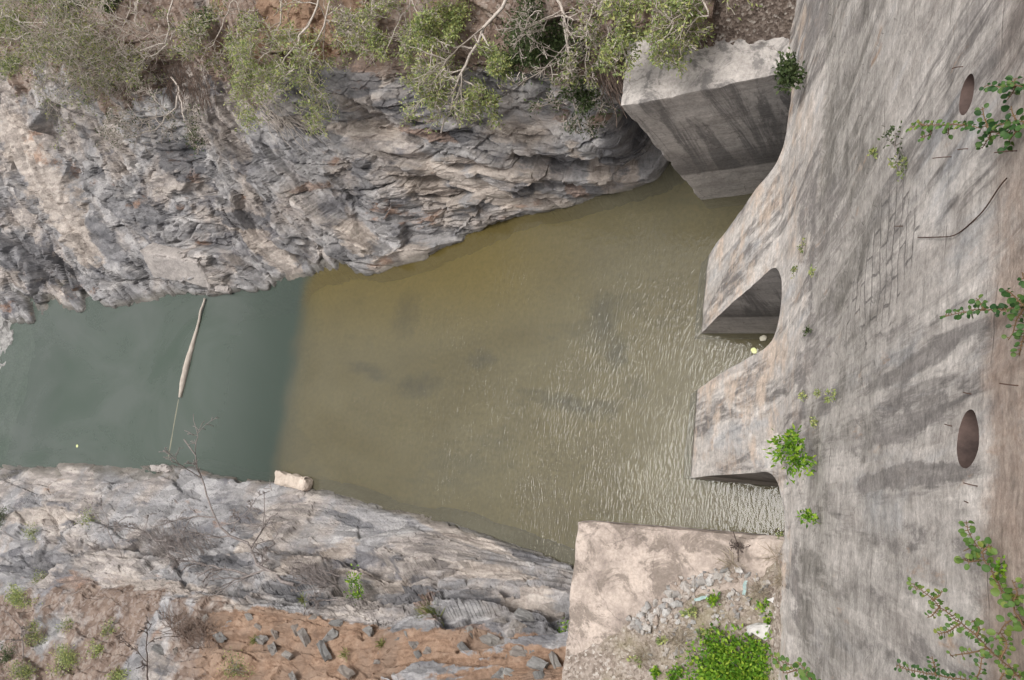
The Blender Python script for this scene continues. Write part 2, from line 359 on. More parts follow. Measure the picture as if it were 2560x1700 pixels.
def simple(name, c1, c2, scale=6.0, rough=0.85, bump=0.4, dist=0.02, stretch=(1, 1, 1), tone=(0.3, 0.7)):
    t = NT(name); v = t.mapv(stretch)
    n = t.noise(scale, 6, 0.65, v)
    return t.done(t.ramp(n, (tone[0], c1), (tone[1], c2)), rough, t.bump(n, bump, dist))
def stone_material(name, *cols):
    t = NT(name)
    oi = t.n('ShaderNodeObjectInfo').outputs['Random']
    c = t.ramp(oi, *[(i / max(1, len(cols) - 1), k) for i, k in enumerate(cols)])
    n = t.noise(5.0, 6, 0.65)
    c = t.mix(1.0, c, t.ramp(n, (0.3, 0.72), (0.7, 1.2)), 'MULTIPLY')
    return t.done(c, 0.85, t.bump(n, 0.5, 0.04))
def leaf_material(name, *cols, trans=0.3):
    t = NT(name)
    g = t.n('ShaderNodeNewGeometry').outputs['Random Per Island']
    c = t.ramp(g, *[(i / (len(cols) - 1), k) for i, k in enumerate(cols)])
    d = t.b; t.l(c, d.inputs['Base Color']); d.inputs['Roughness'].default_value = 0.5
    tl = t.n('ShaderNodeBsdfTranslucent'); t.l(c, tl.inputs[0])
    m = t.n('ShaderNodeMixShader'); m.inputs[0].default_value = trans; t.l(d.outputs[0], m.inputs[1]); t.l(tl.outputs[0], m.inputs[2])
    t.l(m.outputs[0], t.out.inputs['Surface'])
    return t.m

M = {}
M['rock'] = rock_material('cliff_rock', (0.91, 0.897, 0.897), (0.1, 0.38, 0.15))
M['rock2'] = rock_material('slab_rock', (0.90, 0.895, 0.905), (0.0, 0.1, -0.5))
M['dam'] = concrete_dam()
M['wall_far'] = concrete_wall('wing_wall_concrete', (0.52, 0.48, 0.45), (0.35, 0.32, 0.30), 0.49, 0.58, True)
M['wall_near'] = concrete_wall('platform_concrete', (0.50, 0.42, 0.365), (0.29, 0.24, 0.21), 0.49, 0.56, False, (0.20, 0.165, 0.14))
M['block'] = concrete_wall('block_concrete', (0.42, 0.38, 0.355), (0.32, 0.29, 0.275), 0.58, 0.7)
M['water'] = water_material(); M['bed'] = bed_material()
M['bark_pale'] = simple('pale_bark', (0.40, 0.345, 0.30), (0.64, 0.57, 0.51), 9, stretch=(1, 1, 0.5))
M['bark_grey'] = simple('grey_bark', (0.17, 0.145, 0.135), (0.33, 0.29, 0.275), 9)
M['bark_dark'] = simple('dark_bark', (0.06, 0.045, 0.04), (0.14, 0.11, 0.095), 9)
M['twig_brown'] = simple('dry_twig', (0.13, 0.095, 0.075), (0.27, 0.20, 0.165), 5)
M['vine_stem'] = simple('vine_stem', (0.14, 0.085, 0.045), (0.23, 0.15, 0.08), 12)
M['log'] = simple('driftwood', (0.30, 0.255, 0.215), (0.56, 0.50, 0.44), 4, stretch=(4, 0.6, 4))
M['sunk_wood'] = simple('wet_wood', (0.16, 0.155, 0.115), (0.26, 0.25, 0.19), 4)
M['rustbar'] = simple('rusted_iron', (0.05, 0.03, 0.025), (0.12, 0.07, 0.05), 12)
M['pale_boulder'] = simple('cream_boulder', (0.40, 0.33, 0.275), (0.66, 0.57, 0.49), 2.2, bump=0.7, dist=0.06)
M['stone'] = stone_material('rubble_stone', (0.26, 0.24, 0.225), (0.44, 0.41, 0.38), (0.34, 0.275, 0.23), (0.50, 0.48, 0.46), (0.22, 0.215, 0.21))
M['slate'] = stone_material('slate_block', (0.165, 0.16, 0.155), (0.25, 0.243, 0.235), (0.22, 0.19, 0.168), (0.28, 0.27, 0.255))
M['white'] = simple('white_concrete', (0.42, 0.40, 0.385), (0.66, 0.64, 0.62), 4)
M['blue'] = simple('faded_plastic', (0.27, 0.38, 0.37), (0.40, 0.50, 0.49), 4, 0.4)
M['foam'] = simple('foam', (0.62, 0.57, 0.45), (0.76, 0.72, 0.60), 8)
M['shore'] = simple('grey_shingle', (0.16, 0.155, 0.15), (0.40, 0.385, 0.37), 5.0, bump=0.8, dist=0.08)
M['pipe'] = simple('drain_lining', (0.04, 0.028, 0.025), (0.16, 0.11, 0.095), 2.5)
M['yellow_leaf'] = simple('fallen_leaf', (0.55, 0.58, 0.25), (0.70, 0.72, 0.40), 6)
M['leaf_olive'] = leaf_material('olive_leaves', (0.09, 0.125, 0.05), (0.18, 0.23, 0.09), (0.30, 0.345, 0.14), (0.48, 0.48, 0.16))
M['leaf_dark'] = leaf_material('dark_leaves', (0.04, 0.06, 0.025), (0.08, 0.115, 0.045), (0.12, 0.155, 0.06))
M['leaf_light'] = leaf_material('light_leaves', (0.17, 0.22, 0.085), (0.28, 0.345, 0.13), (0.40, 0.455, 0.18), (0.54, 0.53, 0.20))
M['leaf_bright'] = leaf_material('bright_leaves', (0.06, 0.15, 0.016), (0.125, 0.27, 0.024), (0.215, 0.38, 0.036), (0.38, 0.50, 0.06))
M['leaf_round'] = leaf_material('round_leaves', (0.022, 0.062, 0.018), (0.035, 0.09, 0.023), (0.06, 0.13, 0.032), (0.11, 0.17, 0.042), trans=0.2)
M['leaf_lime'] = leaf_material('lime_round_leaves', (0.05, 0.11, 0.022), (0.08, 0.155, 0.033), (0.12, 0.195, 0.042), (0.22, 0.25, 0.055), trans=0.2)
M['grass'] = leaf_material('grass_blades', (0.14, 0.18, 0.05), (0.22, 0.26, 0.08), (0.34, 0.33, 0.13))
M['straw'] = leaf_material('dry_straw', (0.26, 0.21, 0.155), (0.40, 0.34, 0.26), (0.50, 0.44, 0.34))

# ------------------------------------------------------------------ dam
PZ = np.array([-2, 0, 2.7, 5.4, 7.7, 8.6, 10.8, 13.4, 16, 19, 22.5, 25, 27, 28.6])
PX = np.array([-11.3, -10.1, -8.6, -7.05, -5.7, -5.2, -4.3, -3.3, -2.35, -1.25, 0.0, 0.6, 1.0, 1.2])
_zf = np.linspace(-2, 28.6, 620); _xf = np.interp(_zf, PZ, PX)
_k = np.exp(-np.linspace(-2, 2, 25) ** 2); _k /= _k.sum()
_xs = np.convolve(np.pad(_xf, 12, mode='reflect', reflect_type='odd'), _k, 'valid')
def face_x(z, y):
    return np.interp(z, _zf, _xs) + 0.5 * sstep(4, -1, y) * sstep(2, 7, z) * (1 - sstep(9, 13, z))
def hit_face(px, py):
    d = ray(px, py); z = np.linspace(28.4, 0, 2400); tt = (z - CAMH) / d[2]
    s = d[0] * tt - face_x(z, d[1] * tt); i = np.where(s >= 0)[0]; i = i[i > 5]
    k = i[0] if len(i) else len(z) - 1
    return np.array([d[0] * tt[k], d[1] * tt[k], z[k]])

NOTCH = [(10.3, 13.25), (4.83, 7.1), (-0.78, 1.43)]
ARCH_TOP = 9.1
def arch(y):
    for a, b in NOTCH:
        if a < y < b:
            r = (b - a) / 2; s = (y - (a + b) / 2) / r
            return ARCH_TOP - 1.35 + 1.35 * math.sqrt(max(0, 1 - s * s))
    return None
HS = 0.065
HOLES = [(4.42, 21.63, 0.195), (0.93, 21.94, 0.26)]
zs0 = ARCH_TOP - 1.35
ys = np.unique(np.concatenate([np.arange(-11, 27.0, HS)] + [np.array([a, b]) for a, b in NOTCH]).round(4))
ys = ys[np.concatenate([[True], np.diff(ys) > 0.012])]
for v in [q for n in NOTCH for q in n]:                      # keep the notch edges exactly on a grid column
    ys[np.argmin(abs(ys - v))] = v
zs = np.concatenate([np.arange(-1.0, zs0, HS), np.arange(zs0, 28.6, HS)])
K0 = int(np.argmin(abs(zs - zs0))); zs[K0] = zs0
Y, Z = np.meshgrid(ys, zs)
for c, yv in enumerate(ys):
    a = arch(yv)
    if a is not None:
        zt = ARCH_TOP + 1.3; m = (Z[:, c] >= zs0) & (Z[:, c] < zt)
        Z[m, c] = a + (Z[m, c] - zs0) * (zt - a) / (zt - zs0)
for hy, hz, hr in HOLES:                                        # bend the grid squares round each drain into circles
    c = np.argmin(abs(ys - hy)); r = np.argmin(abs(zs - hz)); n = int(round(hr / HS))
    for i in range(-2 * n, 2 * n + 1):
        for j in range(-2 * n, 2 * n + 1):
            ch = max(abs(i), abs(j)); rr = math.hypot(i, j)
            if rr == 0: continue
            w = 1 - max(0, (ch - n)) / n
            s = 1 + (ch / rr - 1) * w
            Y[r + i, c + j] = ys[c] + (ys[c + j] - ys[c]) * s; Z[r + i, c + j] = zs[r] + (zs[r + i] - zs[r]) * s
def face_bump(y, z):
    p = np.stack([y * 0 + 3.1, y, z * 0.8], -1).reshape(-1, 3)
    d = 0.10 * fbm(p * 0.35, 3, 5) + 0.035 * fbm(p * 1.6, 4, 9)
    band = sstep(13.3, 13.5, z.ravel()) * (1 - sstep(14.5, 18, z.ravel()))
    d = d + band * (0.05 + 0.05 * fbm(p * 1.1, 4, 21))
    return d.reshape(y.shape)
X = face_x(Z, Y) + face_bump(Y, Z)
V = np.stack([X, Y, Z], -1); NR, NC = Y.shape
G = grid_faces(NR, NC)
fc = G.reshape(-1, 4); rr_ = fc[:, 0] // NC; cc_ = fc[:, 0] % NC
ymid = (ys[cc_] + ys[np.minimum(cc_ + 1, NC - 1)]) / 2
keep = np.ones(len(fc), bool)
for a, b in NOTCH: keep &= ~((ymid > a) & (ymid < b) & (rr_ < K0))
for hy, hz, hr in HOLES:
    c = np.argmin(abs(ys - hy)); r = np.argmin(abs(zs - hz)); n = int(round(hr / HS))
    keep &= ~((rr_ >= r - n) & (rr_ < r + n) & (cc_ >= c - n) & (cc_ < c + n))
STAINS = [([(2090, -30), (2020, 110), (1990, 230)], .55, .95), ([(2065, 420), (2070, 620), (2060, 800), (2040, 950)], .75, 1.0), ([(2150, 520), (2120, 700), (2090, 860)], .45, .9), ([(2230, 560), (2210, 700), (2180, 800)], .35, .55), ([(2060, 1000), (2030, 1180), (2020, 1300)], .4, .8), ([(1990, 1380), (2000, 1520), (2010, 1660)], .35, .7),
          ([(2130, -40), (2040, 60), (1995, 190), (1975, 260)], .30, 1.0), ([(2230, -60), (2130, 60), (2060, 150), (2000, 250)], .16, .9), ([(2090, -40), (2010, 40), (1985, 150)], .22, .8),
          ([(2370, 865), (2300, 905), (2240, 940), (2160, 985)], .10, 1.0), ([(2350, 1020), (2240, 1075), (2140, 1100), (2050, 1110)], .13, 1.0), ([(2450, 1175), (2330, 1185), (2240, 1195), (2150, 1215)], .10, 1.0), ([(2150, 800), (2090, 850), (2030, 880)], .12, .8),
          ([(2180, 900), (2090, 935), (2040, 950)], .14, .8), ([(2280, 1060), (2150, 1100), (2040, 1120)], .2, .7), ([(2330, 1330), (2200, 1345), (2080, 1350)], .14, .6), ([(2330, 1470), (2200, 1480), (2050, 1490)], .2, .45), ([(2480, 1500), (2500, 1400), (2440, 1380)], .18, .5), ([(2350, 1640), (2220, 1630), (2080, 1600)], .25, .5),
          ([(1960, 290), (1900, 420), (1850, 540)], .16, .5), ([(1950, 430), (1880, 560), (1830, 640)], .12, .6), ([(1930, 600), (1860, 690), (1790, 760)], .10, .45), ([(2030, 420), (2000, 520), (2000, 640)], .3, .6), ([(2110, 480), (2050, 600), (2030, 720)], .22, .5), ([(1900, 900), (1830, 980), (1760, 1040)], .12, .4), ([(2000, 1230), (1980, 1130), (2010, 1060)], .2, .6), ([(2060, 1240), (2040, 1420), (2050, 1500)], .25, .5)]
def stain_field():
    yz = np.stack([Y.ravel(), Z.ravel() * .35], -1); out = np.zeros(len(yz))
    w = np.stack([Y.ravel(), Z.ravel() * .5, Y.ravel() * 0], -1); d0 = 0.16 * fbm(w * 1.1, 4, 55)
    for pts, wid, k in STAINS:
        q = np.array([hit_face(*a)[1:] for a in pts]); q[:, 1] *= .35
        best = np.full(len(yz), 9.0)
        for a, b in zip(q[:-1], q[1:]):
            ab = b - a; t = np.clip(((yz - a) @ ab) / (ab @ ab + 1e-9), 0, 1); best = np.minimum(best, np.linalg.norm(yz - a - t[:, None] * ab, axis=1))
        out = np.maximum(out, k * np.exp(-np.clip(best + d0 * min(1, wid / .15), 0, 9) ** 2 / (wid * wid) * .7))
    return out
STAIN = stain_field()
_c = hit_face(2195, 670); COURSE = np.exp(-((Y - _c[1]) / 1.05) ** 2 - ((Z - _c[2]) / 1.9) ** 2).ravel()
dam = thing('concrete_dam', 'tall weathered concrete dam with a sloping streaked face and arched sluice openings at its toe', 'dam')
def submesh(name, sel):
    f = fc[sel]; u, inv = np.unique(f, return_inverse=True)
    return put(name, mesh(name, V.reshape(-1, 3)[u], inv.reshape(-1, 4), M['dam'], True, {'stain': STAIN[u], 'course': COURSE[u]}), dam)
PIERS = [(7.1, 10.3), (1.43, 4.83)]
inpier = np.zeros(len(fc), bool); psel = []
for a, b in PIERS:
    s = (ymid > a) & (ymid < b) & (rr_ < K0) & keep; inpier |= s; psel.append(s)
submesh('spillway_face', keep & ~inpier)
def strip(P0, P1, n):                                        # ruled wall between two lines
    t = np.linspace(0, 1, n)[:, None, None]
    return P0[None] * (1 - t) + P1[None] * t
def wall_mesh(name, A, mat, parent, smooth=True):
    return put(name, mesh(name, A.reshape(-1, 3), grid_faces(*A.shape[:2]), mat, smooth), parent)
DEPTH = 1.6
for (a, b), s in zip(PIERS, psel):
    o = submesh('pier', s)
    for yv, up in ((a, False), (b, True)):
        c = int(np.argmin(abs(ys - yv))); P0 = V[:K0 + 1, c]; P1 = P0.copy(); P1[:, 0] = DEPTH
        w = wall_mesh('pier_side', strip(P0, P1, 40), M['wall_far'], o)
for a, b in NOTCH:
    c0, c1 = int(np.argmin(abs(ys - a))), int(np.argmin(abs(ys - b)))
    P0 = V[K0, c0:c1 + 1]; P1 = P0.copy(); P1[:, 0] = DEPTH
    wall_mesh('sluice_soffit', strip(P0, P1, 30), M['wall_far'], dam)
    bw = [(DEPTH, a, -1), (DEPTH, b, -1), (DEPTH, b, ARCH_TOP), (DEPTH, a, ARCH_TOP)]
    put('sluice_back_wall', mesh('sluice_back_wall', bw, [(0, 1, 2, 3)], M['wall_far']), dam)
for yv in (NOTCH[0][1], NOTCH[2][0]):
    c = int(np.argmin(abs(ys - yv))); P0 = V[:K0 + 1, c]; P1 = P0.copy(); P1[:, 0] = DEPTH
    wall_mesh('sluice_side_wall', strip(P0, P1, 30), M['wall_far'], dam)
cr = np.array([[1.2, -11, 28.55], [1.2, 26.9, 28.55], [6, 26.9, 28.55], [6, -11, 28.55], [6, -11, -1], [6, 26.9, -1]])
put('dam_crest', mesh('dam_crest', cr, [(0, 1, 2, 3), (3, 2, 5, 4)], M['dam']), dam)
for hy, hz, hr in HOLES:
    c = np.argmin(abs(ys - hy)); r = np.argmin(abs(zs - hz)); n = int(round(hr / HS))
    ring = [(r - n, c + j) for j in range(-n, n)] + [(r + i, c + n) for i in range(-n, n)] + [(r + n, c - j) for j in range(-n, n)] + [(r - i, c - n) for i in range(-n, n)]
    R0 = np.array([V[i, j] for i, j in ring] + [V[ring[0]]])
    R1 = R0.copy(); R1[:, 0] = R0[:, 0].mean() + 2.2
    A = strip(R0, R1, 14)
    cen = np.array([[R1[0, 0], ys[c], zs[r]]])
    vv = np.concatenate([A.reshape(-1, 3), cen]); nr, nc = A.shape[:2]
    ff = [tuple(q) for q in grid_faces(nr, nc)] + [((nr - 1) * nc + k, (nr - 1) * nc + k + 1, len(vv) - 1) for k in range(nc - 1)]
    put('drain_pipe', mesh('drain_pipe', vv, ff, M['pipe'], True), dam)

# ------------------------------------------------------------------ rough concrete blocks (wing walls, fallen slab)
def rough_block(name, lo, hi, step, mat, amp=0.03, shear=0.0, skip=(), freq=1.2, parent=None, edge=0.05):
    lo, hi = np.array(lo, float), np.array(hi, float); n = np.maximum(2, np.ceil((hi - lo) / step).astype(int) + 1)
    vs, fs, off = [], [], 0
    for ax in range(3):
        for side in (0, 1):
            if (ax, side) in skip: continue
            u, v = [i for i in range(3) if i != ax]
            U, W = np.meshgrid(np.linspace(lo[u], hi[u], n[u]), np.linspace(lo[v], hi[v], n[v]))
            P = np.zeros(U.shape + (3,)); P[..., u] = U; P[..., v] = W; P[..., ax] = hi[ax] if side else lo[ax]
            f = grid_faces(*U.shape)
            if (side == 0) ^ (ax == 1): f = f[:, ::-1]
            vs.append(P.reshape(-1, 3)); fs.append(f + off); off += U.size
    P = np.concatenate(vs)
    # wear: edges pulled in, all sides moved by one noise so that seams meet
    dist = np.sort(np.minimum(P - lo, hi - P), axis=1)[:, 1]
    cen = (lo + hi) / 2; inw = (cen - P); inw /= np.linalg.norm(inw, axis=1, keepdims=True) + 1e-6
    wear = edge * np.exp(-dist / 0.08) * (0.4 + np.clip(fbm(P * 1.7, 4, 31) * 2.2, 0, 1.6))
    D = np.stack([fbm(P * freq, 4, 41 + k) for k in range(3)], -1) * amp
    P = P + D + inw * wear[:, None]
    P[:, 1] += shear * (P[:, 0] - lo[0])
    return put(name, mesh(name, P, np.concatenate(fs), mat, False), parent)
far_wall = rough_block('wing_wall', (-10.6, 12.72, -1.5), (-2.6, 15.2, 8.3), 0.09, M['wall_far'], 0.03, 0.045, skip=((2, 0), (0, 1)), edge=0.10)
tag(far_wall, 'grey concrete wing wall with a dark stained water face beside the rock cliff and gravel slope', 'wall')
near_wall = rough_block('wing_wall', (-10.6, -14, -1.5), (-2.2, -0.48, 8.3), 0.09, M['wall_near'], 0.05, 0.045, skip=((2, 0), (0, 1), (1, 0)), edge=0.10)
tag(near_wall, 'pinkish cracked concrete wing wall with a wide flat top carrying rubble and a bright green bush', 'wall')

# ------------------------------------------------------------------ river banks: height over the river along lines followed by the ground
def poly(pts): return np.array(pts, float)
class Bank:
    def __init__(s, rows): s.rows = [(poly(p), z) for p, z in rows]
    def at(s, px, k):
        p, z = s.rows[k]; y = np.interp(px, p[:, 0], p[:, 1])
        zz = z if not isinstance(z, (list, tuple)) else np.interp(px, [q[0] for q in z], [q[1] for q in z])
        return y, zz + np.zeros_like(y)
    def z(s, px, py):
        a = [s.at(np.array([float(px)]), k) for k in range(len(s.rows))]
        yy = np.array([q[0][0] for q in a]); zz = np.array([q[1][0] for q in a]); o = np.argsort(yy)
        return float(np.interp(py, yy[o], zz[o]))
    def p(s, px, py, lift=0.0): return atz(px, py, s.z(px, py) + lift)
    def grid(s, px, nper, skirt):
        P, vv = [], []
        ks = [s.at(px, k) for k in range(len(s.rows))]
        for k in range(len(ks) - 1):
            n = nper[k]
            for i in range(n + (k == len(ks) - 2)):
                w = i / n
                P.append(atz_np(px, ks[k][0] * (1 - w) + ks[k + 1][0] * w, ks[k][1] * (1 - w) + ks[k + 1][1] * w)); vv.append(k + w)
        P = np.array(P)
        low = [P[0] + np.array([0, skirt[0] * q, skirt[1] * q]) for q in (1, .8, .6, .4, .2)]
        return np.concatenate([np.array(low), P]), np.array([0] * 5 + vv)
TOP = Bank([
    ([(-420, 850), (0, 812), (100, 800), (180, 775), (400, 750), (500, 745), (640, 715), (720, 700), (790, 693), (870, 686), (930, 680), (1060, 648), (1100, 620), (1180, 585), (1280, 555), (1400, 533), (1500, 505), (1570, 478), (1640, 455), (1780, 425)], 0.0),
    ([(-420, 690), (0, 665), (400, 640), (700, 600), (1000, 545), (1300, 470), (1500, 430), (1780, 390)], [(-420, 1.6), (700, 1.6), (1200, 1.7), (1780, 2.0)]),
    ([(-420, 480), (0, 480), (500, 450), (1000, 400), (1300, 370), (1500, 340), (1780, 300)], 3.7),
    ([(-420, 300), (0, 270), (500, 300), (800, 260), (1000, 230), (1300, 230), (1540, 240), (1780, 210)], 5.6),
    ([(-420, 90), (0, 100), (700, 100), (1100, 110), (1500, 120), (1780, 120)], [(-420, 7.1), (1450, 7.1), (1580, 8.15), (1780, 8.4)]),
    ([(-420, -160), (1780, -160)], [(-420, 9.3), (1450, 9.3), (1580, 10.6), (1780, 10.9)]), ([(-420, -480), (1780, -480)], 13.5)])
BOT = Bank([
    ([(-420, 1150), (0, 1142), (130, 1157), (300, 1165), (450, 1170), (530, 1197), (680, 1208), (800, 1222), (950, 1257), (1150, 1297), (1300, 1352), (1420, 1398), (1560, 1440)], 0.0),
    ([(-420, 1250), (0, 1255), (400, 1290), (800, 1330), (1100, 1375), (1420, 1450), (1560, 1490)], 1.5),
    ([(-420, 1390), (0, 1400), (400, 1425), (800, 1450), (1100, 1480), (1420, 1520), (1560, 1540)], 2.9),
    ([(-420, 1470), (0, 1480), (400, 1500), (800, 1545), (1100, 1580), (1420, 1610), (1560, 1620)], 4.4),
    ([(-420, 1720), (1560, 1720)], 6.0), ([(-420, 1950), (1560, 1950)], [(-420, 8.5), (1200, 8.0), (1400, 7.2), (1560, 7.0)])])

def blur(d):
    for ax in (0, 1):
        d = 0.1 * np.roll(d, 1, ax) + 0.8 * d + 0.1 * np.roll(d, -1, ax)
    return d
def rock_relief(P, N, dip, freqs, seed, crack=1.0, wavy=0.9, depth=0.7, thick=0.66):
    """angular beds and broken blocks: displacement along the slope's normal. dip: (x along the river, angle of the beds)"""
    crack = np.ravel(crack) if not np.isscalar(crack) else crack
    p = P.reshape(-1, 3)
    wz = fbm(p * 0.12, 2, seed) * wavy
    xi = np.linspace(-90, 0, 400); th = np.radians(np.interp(xi, [q[0] for q in dip], [q[1] for q in dip])); Ti = np.concatenate([[0], np.cumsum(np.tan(th[1:]) * np.diff(xi))])
    tt = np.interp(p[:, 0], xi, th); T = np.interp(p[:, 0], xi, Ti)
    b = (p[:, 2] + T) * np.cos(tt) + wz + p[:, 1] * 0.25; a = p[:, 0] * 0.85 - p[:, 2] * np.sin(tt); c = (p[:, 1] + wz * 0.5) * depth
    d = 0.42 * fbm(p * 0.17, 3, seed + 3)
    space = np.linalg.norm(p - CAM, axis=1) * 2.4 / F
    for i, (s, amp0, strat) in enumerate(freqs):
        amp = amp0 * sstep(1.6, 3.6, s * 0.62 / space)
        q = np.stack([a / (s * strat), b / (s * thick), c / s], -1) + 0.09 * np.stack([vnoise(p / s * 0.8, seed + 50 + i * 3 + k) for k in range(3)], -1)
        q = q + ((0.03 / s) if s > 0.55 else 0.0) * np.stack([vnoise(p * 8.0, seed + 90 + k) for k in range(3)], -1)
        r, v, gap = worley(q, seed + 7 * i)
        tilt = (r[:, 1:4] - 0.5) * 2.2
        join = sstep(0, 0.03, gap) if s > 1 else 1.0
        d = d + amp * join * ((r[:, 0] - 0.5) * 1.1 + (tilt * v).sum(-1)) - amp * crack * 0.5 * np.exp(-gap / 0.05) * (r[:, 3] > 0.45)
    d = d + 0.03 * fbm(p * 3.0, 4, seed + 77)
    return blur(d.reshape(P.shape[:2]))
def spots(pxg, pyg, L, seed, pts):
    """where the rock has another colour: ellipses (x, y, half length, half width, turn) softened by noise"""
    out = np.zeros(pxg.shape)
    for x, y, a, b, ang in L:
        c, s_ = math.cos(math.radians(ang)), math.sin(math.radians(ang)); u = (pxg - x) * c + (pyg - y) * s_; v = -(pxg - x) * s_ + (pyg - y) * c
        out = np.maximum(out, 1.0 - 0.5 * ((u / a) ** 2 + (v / b) ** 2))
    return np.clip(out, 0, 1).ravel()
def pixel_y(P):
    c = (P - CAM) @ RW; return CX + F * c[..., 0] / -c[..., 2], CY - F * c[..., 1] / -c[..., 2]
px = np.arange(-420, 1781, 2.2)
PT, vT = TOP.grid(px, (85, 115, 90, 80, 60, 16), (-0.7, -3.0))
NT_ = grid_normals(PT); NT_ *= np.where((NT_[..., 1] * -0.5 + NT_[..., 2]) < 0, -1, 1)[..., None]
pxg = np.broadcast_to(px[None, :], PT.shape[:2]); vg = np.broadcast_to(vT[:, None], PT.shape[:2])
gx, gy = pixel_y(PT)
SLABS = [(85, 420, 210, 46, 56), (865, 195, 95, 50, 22), (255, 600, 90, 40, 52), (700, 645, 110, 24, 48), (1190, 470, 160, 24, 20), (950, 360, 120, 26, 12), (1330, 300, 80, 30, 8), (640, 330, 70, 30, 30), (1010, 645, 70, 26, -12), (1300, 505, 90, 20, 18)]
flat = spots(gx, gy, SLABS, 9, PT).reshape(PT.shape[:2])
amp = (0.45 + 0.55 * sstep(0, 0.6, vg)) * (1 - 0.6 * sstep(3.6, 4.6, vg)) * (1 - 0.75 * sstep(0.45, 0.75, flat))
d = rock_relief(PT, NT_, [(-66, 38), (-52, 28), (-43, 22), (-37, 30), (-31, 20), (-26, 12), (-20, 16), (-10, 11)], ((3.6, 0.66, 2.4), (1.6, 0.42, 2.0), (0.72, 0.20, 1.9), (0.33, 0.085, 1.7), (0.16, 0.03, 1.6)), 3, 1 - sstep(2.8, 3.4, vg))
d = d - 2.8 * np.exp(-((gx - (1588 + (gy - 300) * .85)) / 48.0) ** 2) * sstep(255, 330, gy) * sstep(500, 440, gy) - 0.9 * np.exp(-((pxg - 1640) / 70.0) ** 2) * sstep(.15, .7, vg) * (1 - sstep(2.4, 3.1, vg))
PTd = PT + NT_ * (d * amp)[..., None]
pf = PT.reshape(-1, 3)
scree = (sstep(2.7, 4.0, vg).ravel() * 0.95 + 0.7 * fbm(pf * 0.22, 4, 61) * sstep(2.0, 2.8, vg).ravel())
soil = sstep(3.3, 3.9, vg).ravel() * np.clip(0.12 + 1.8 * fbm(pf * 0.3, 4, 71), 0, 1) * sstep(300, 650, pxg).ravel() * sstep(1520, 1400, pxg).ravel()
gx, gy = pixel_y(PT)
CREAM = [(85, 420, 220, 42, 56), (200, 590, 90, 30, 50), (700, 650, 110, 26, 48), (640, 600, 60, 16, 50), (1010, 645, 80, 30, -12), (1180, 465, 150, 26, 22), (1080, 480, 120, 22, 25), (1330, 500, 120, 22, 18), (1280, 330, 70, 30, 0), (900, 590, 60, 26, 40), (900, 330, 90, 20, 8), (1230, 420, 130, 16, 10), (1480, 420, 90, 24, 55), (930, 190, 60, 30, 0), (1560, 440, 40, 24, 30)]
DARK = [(330, 530, 90, 26, 18), (80, 650, 130, 46, 30), (260, 600, 80, 26, 50), (860, 190, 85, 50, 20), (450, 390, 70, 50, 30), (600, 545, 60, 20, 20), (1100, 330, 90, 26, 5), (1540, 390, 60, 50, 50), (900, 420, 24, 30, 50), (1400, 410, 30, 40, 60), (1310, 470, 30, 26, 80), (1000, 260, 70, 24, 0), (1580, 350, 40, 60, 55)]
RUST = [(790, 465, 46, 16, -10), (1440, 490, 40, 13, 25), (700, 140, 60, 40, 30), (890, 150, 80, 26, 5), (560, 180, 50, 26, 20), (1060, 340, 80, 14, 10)]
cliff = put('rock_cliff', mesh('rock_cliff', PTd.reshape(-1, 3), grid_faces(*PT.shape[:2]), M['rock'], False, {'soil': soil, 'scree': scree, 'cream': spots(gx, gy, CREAM, 1, PT), 'dark': spots(gx, gy, DARK, 2, PT), 'rust': spots(gx, gy, RUST, 3, PT)}))
kind(cliff, 'structure')

px = np.arange(-420, 1561, 2.3)
PB, vB = BOT.grid(px, (55, 62, 50, 92, 30), (0.7, -3.0))
NB_ = grid_normals(PB); NB_ *= np.where((NB_[..., 1] * 0.5 + NB_[..., 2]) < 0, -1, 1)[..., None]
pxg = np.broadcast_to(px[None, :], PB.shape[:2]); vg = np.broadcast_to(vB[:, None], PB.shape[:2])
soilv = 3.0 - 0.75 * sstep(620, 250, pxg) - 0.1
soil = sstep(soilv - 0.25, soilv + 0.3, vg)
amp = (0.42 + 0.75 * sstep(0.8, 1.9, vg)) * (1 - 0.48 * soil)
d = rock_relief(PB, NB_, [(-64, 3), (-10, 5)], ((3.2, 0.55, 3.4), (1.4, 0.34, 3.0), (0.6, 0.15, 2.4), (0.28, 0.06, 1.9), (0.14, 0.025, 1.6)), 13, 1 - soil, 0.5, 0.9, 0.42)
PBd = PB + NB_ * (d * amp)[..., None]
pf = PB.reshape(-1, 3)
soila = soil.ravel() * (0.95 + 0.45 * fbm(pf * 0.35, 4, 81)) * (1 - 0.72 * sstep(660, 400, pxg).ravel()) - 1.5 * np.clip(d - 0.16, 0, .5).ravel() * soil.ravel()
scree = sstep(2.2, 2.9, vg).ravel() * sstep(700, 420, pxg).ravel() * np.clip(0.75 + 1.3 * fbm(pf * 0.28, 4, 91), 0, 1)
gx, gy = pixel_y(PB)
CREAM2 = [(420, 1470, 150, 20, 5), (1150, 1330, 150, 16, 22), (1000, 1270, 60, 12, 10), (1250, 1430, 110, 22, 10), (780, 1400, 120, 20, -25), (560, 1520, 90, 16, 15), (1320, 1500, 80, 22, 0), (100, 1290, 90, 24, 0), (640, 1350, 90, 14, -30), (930, 1430, 90, 16, 5)]
DARK2 = [(1100, 1490, 160, 22, 5), (1340, 1580, 60, 60, 0), (1000, 1465, 80, 16, 5), (750, 1475, 90, 20, 8), (880, 1300, 60, 14, 20), (100, 1400, 110, 30, 0), (560, 1400, 60, 14, 10), (1330, 1390, 60, 14, 20)]
RUST2 = [(200, 1460, 50, 16, 5), (1060, 1510, 40, 26, 70), (1180, 1575, 50, 14, 5)]
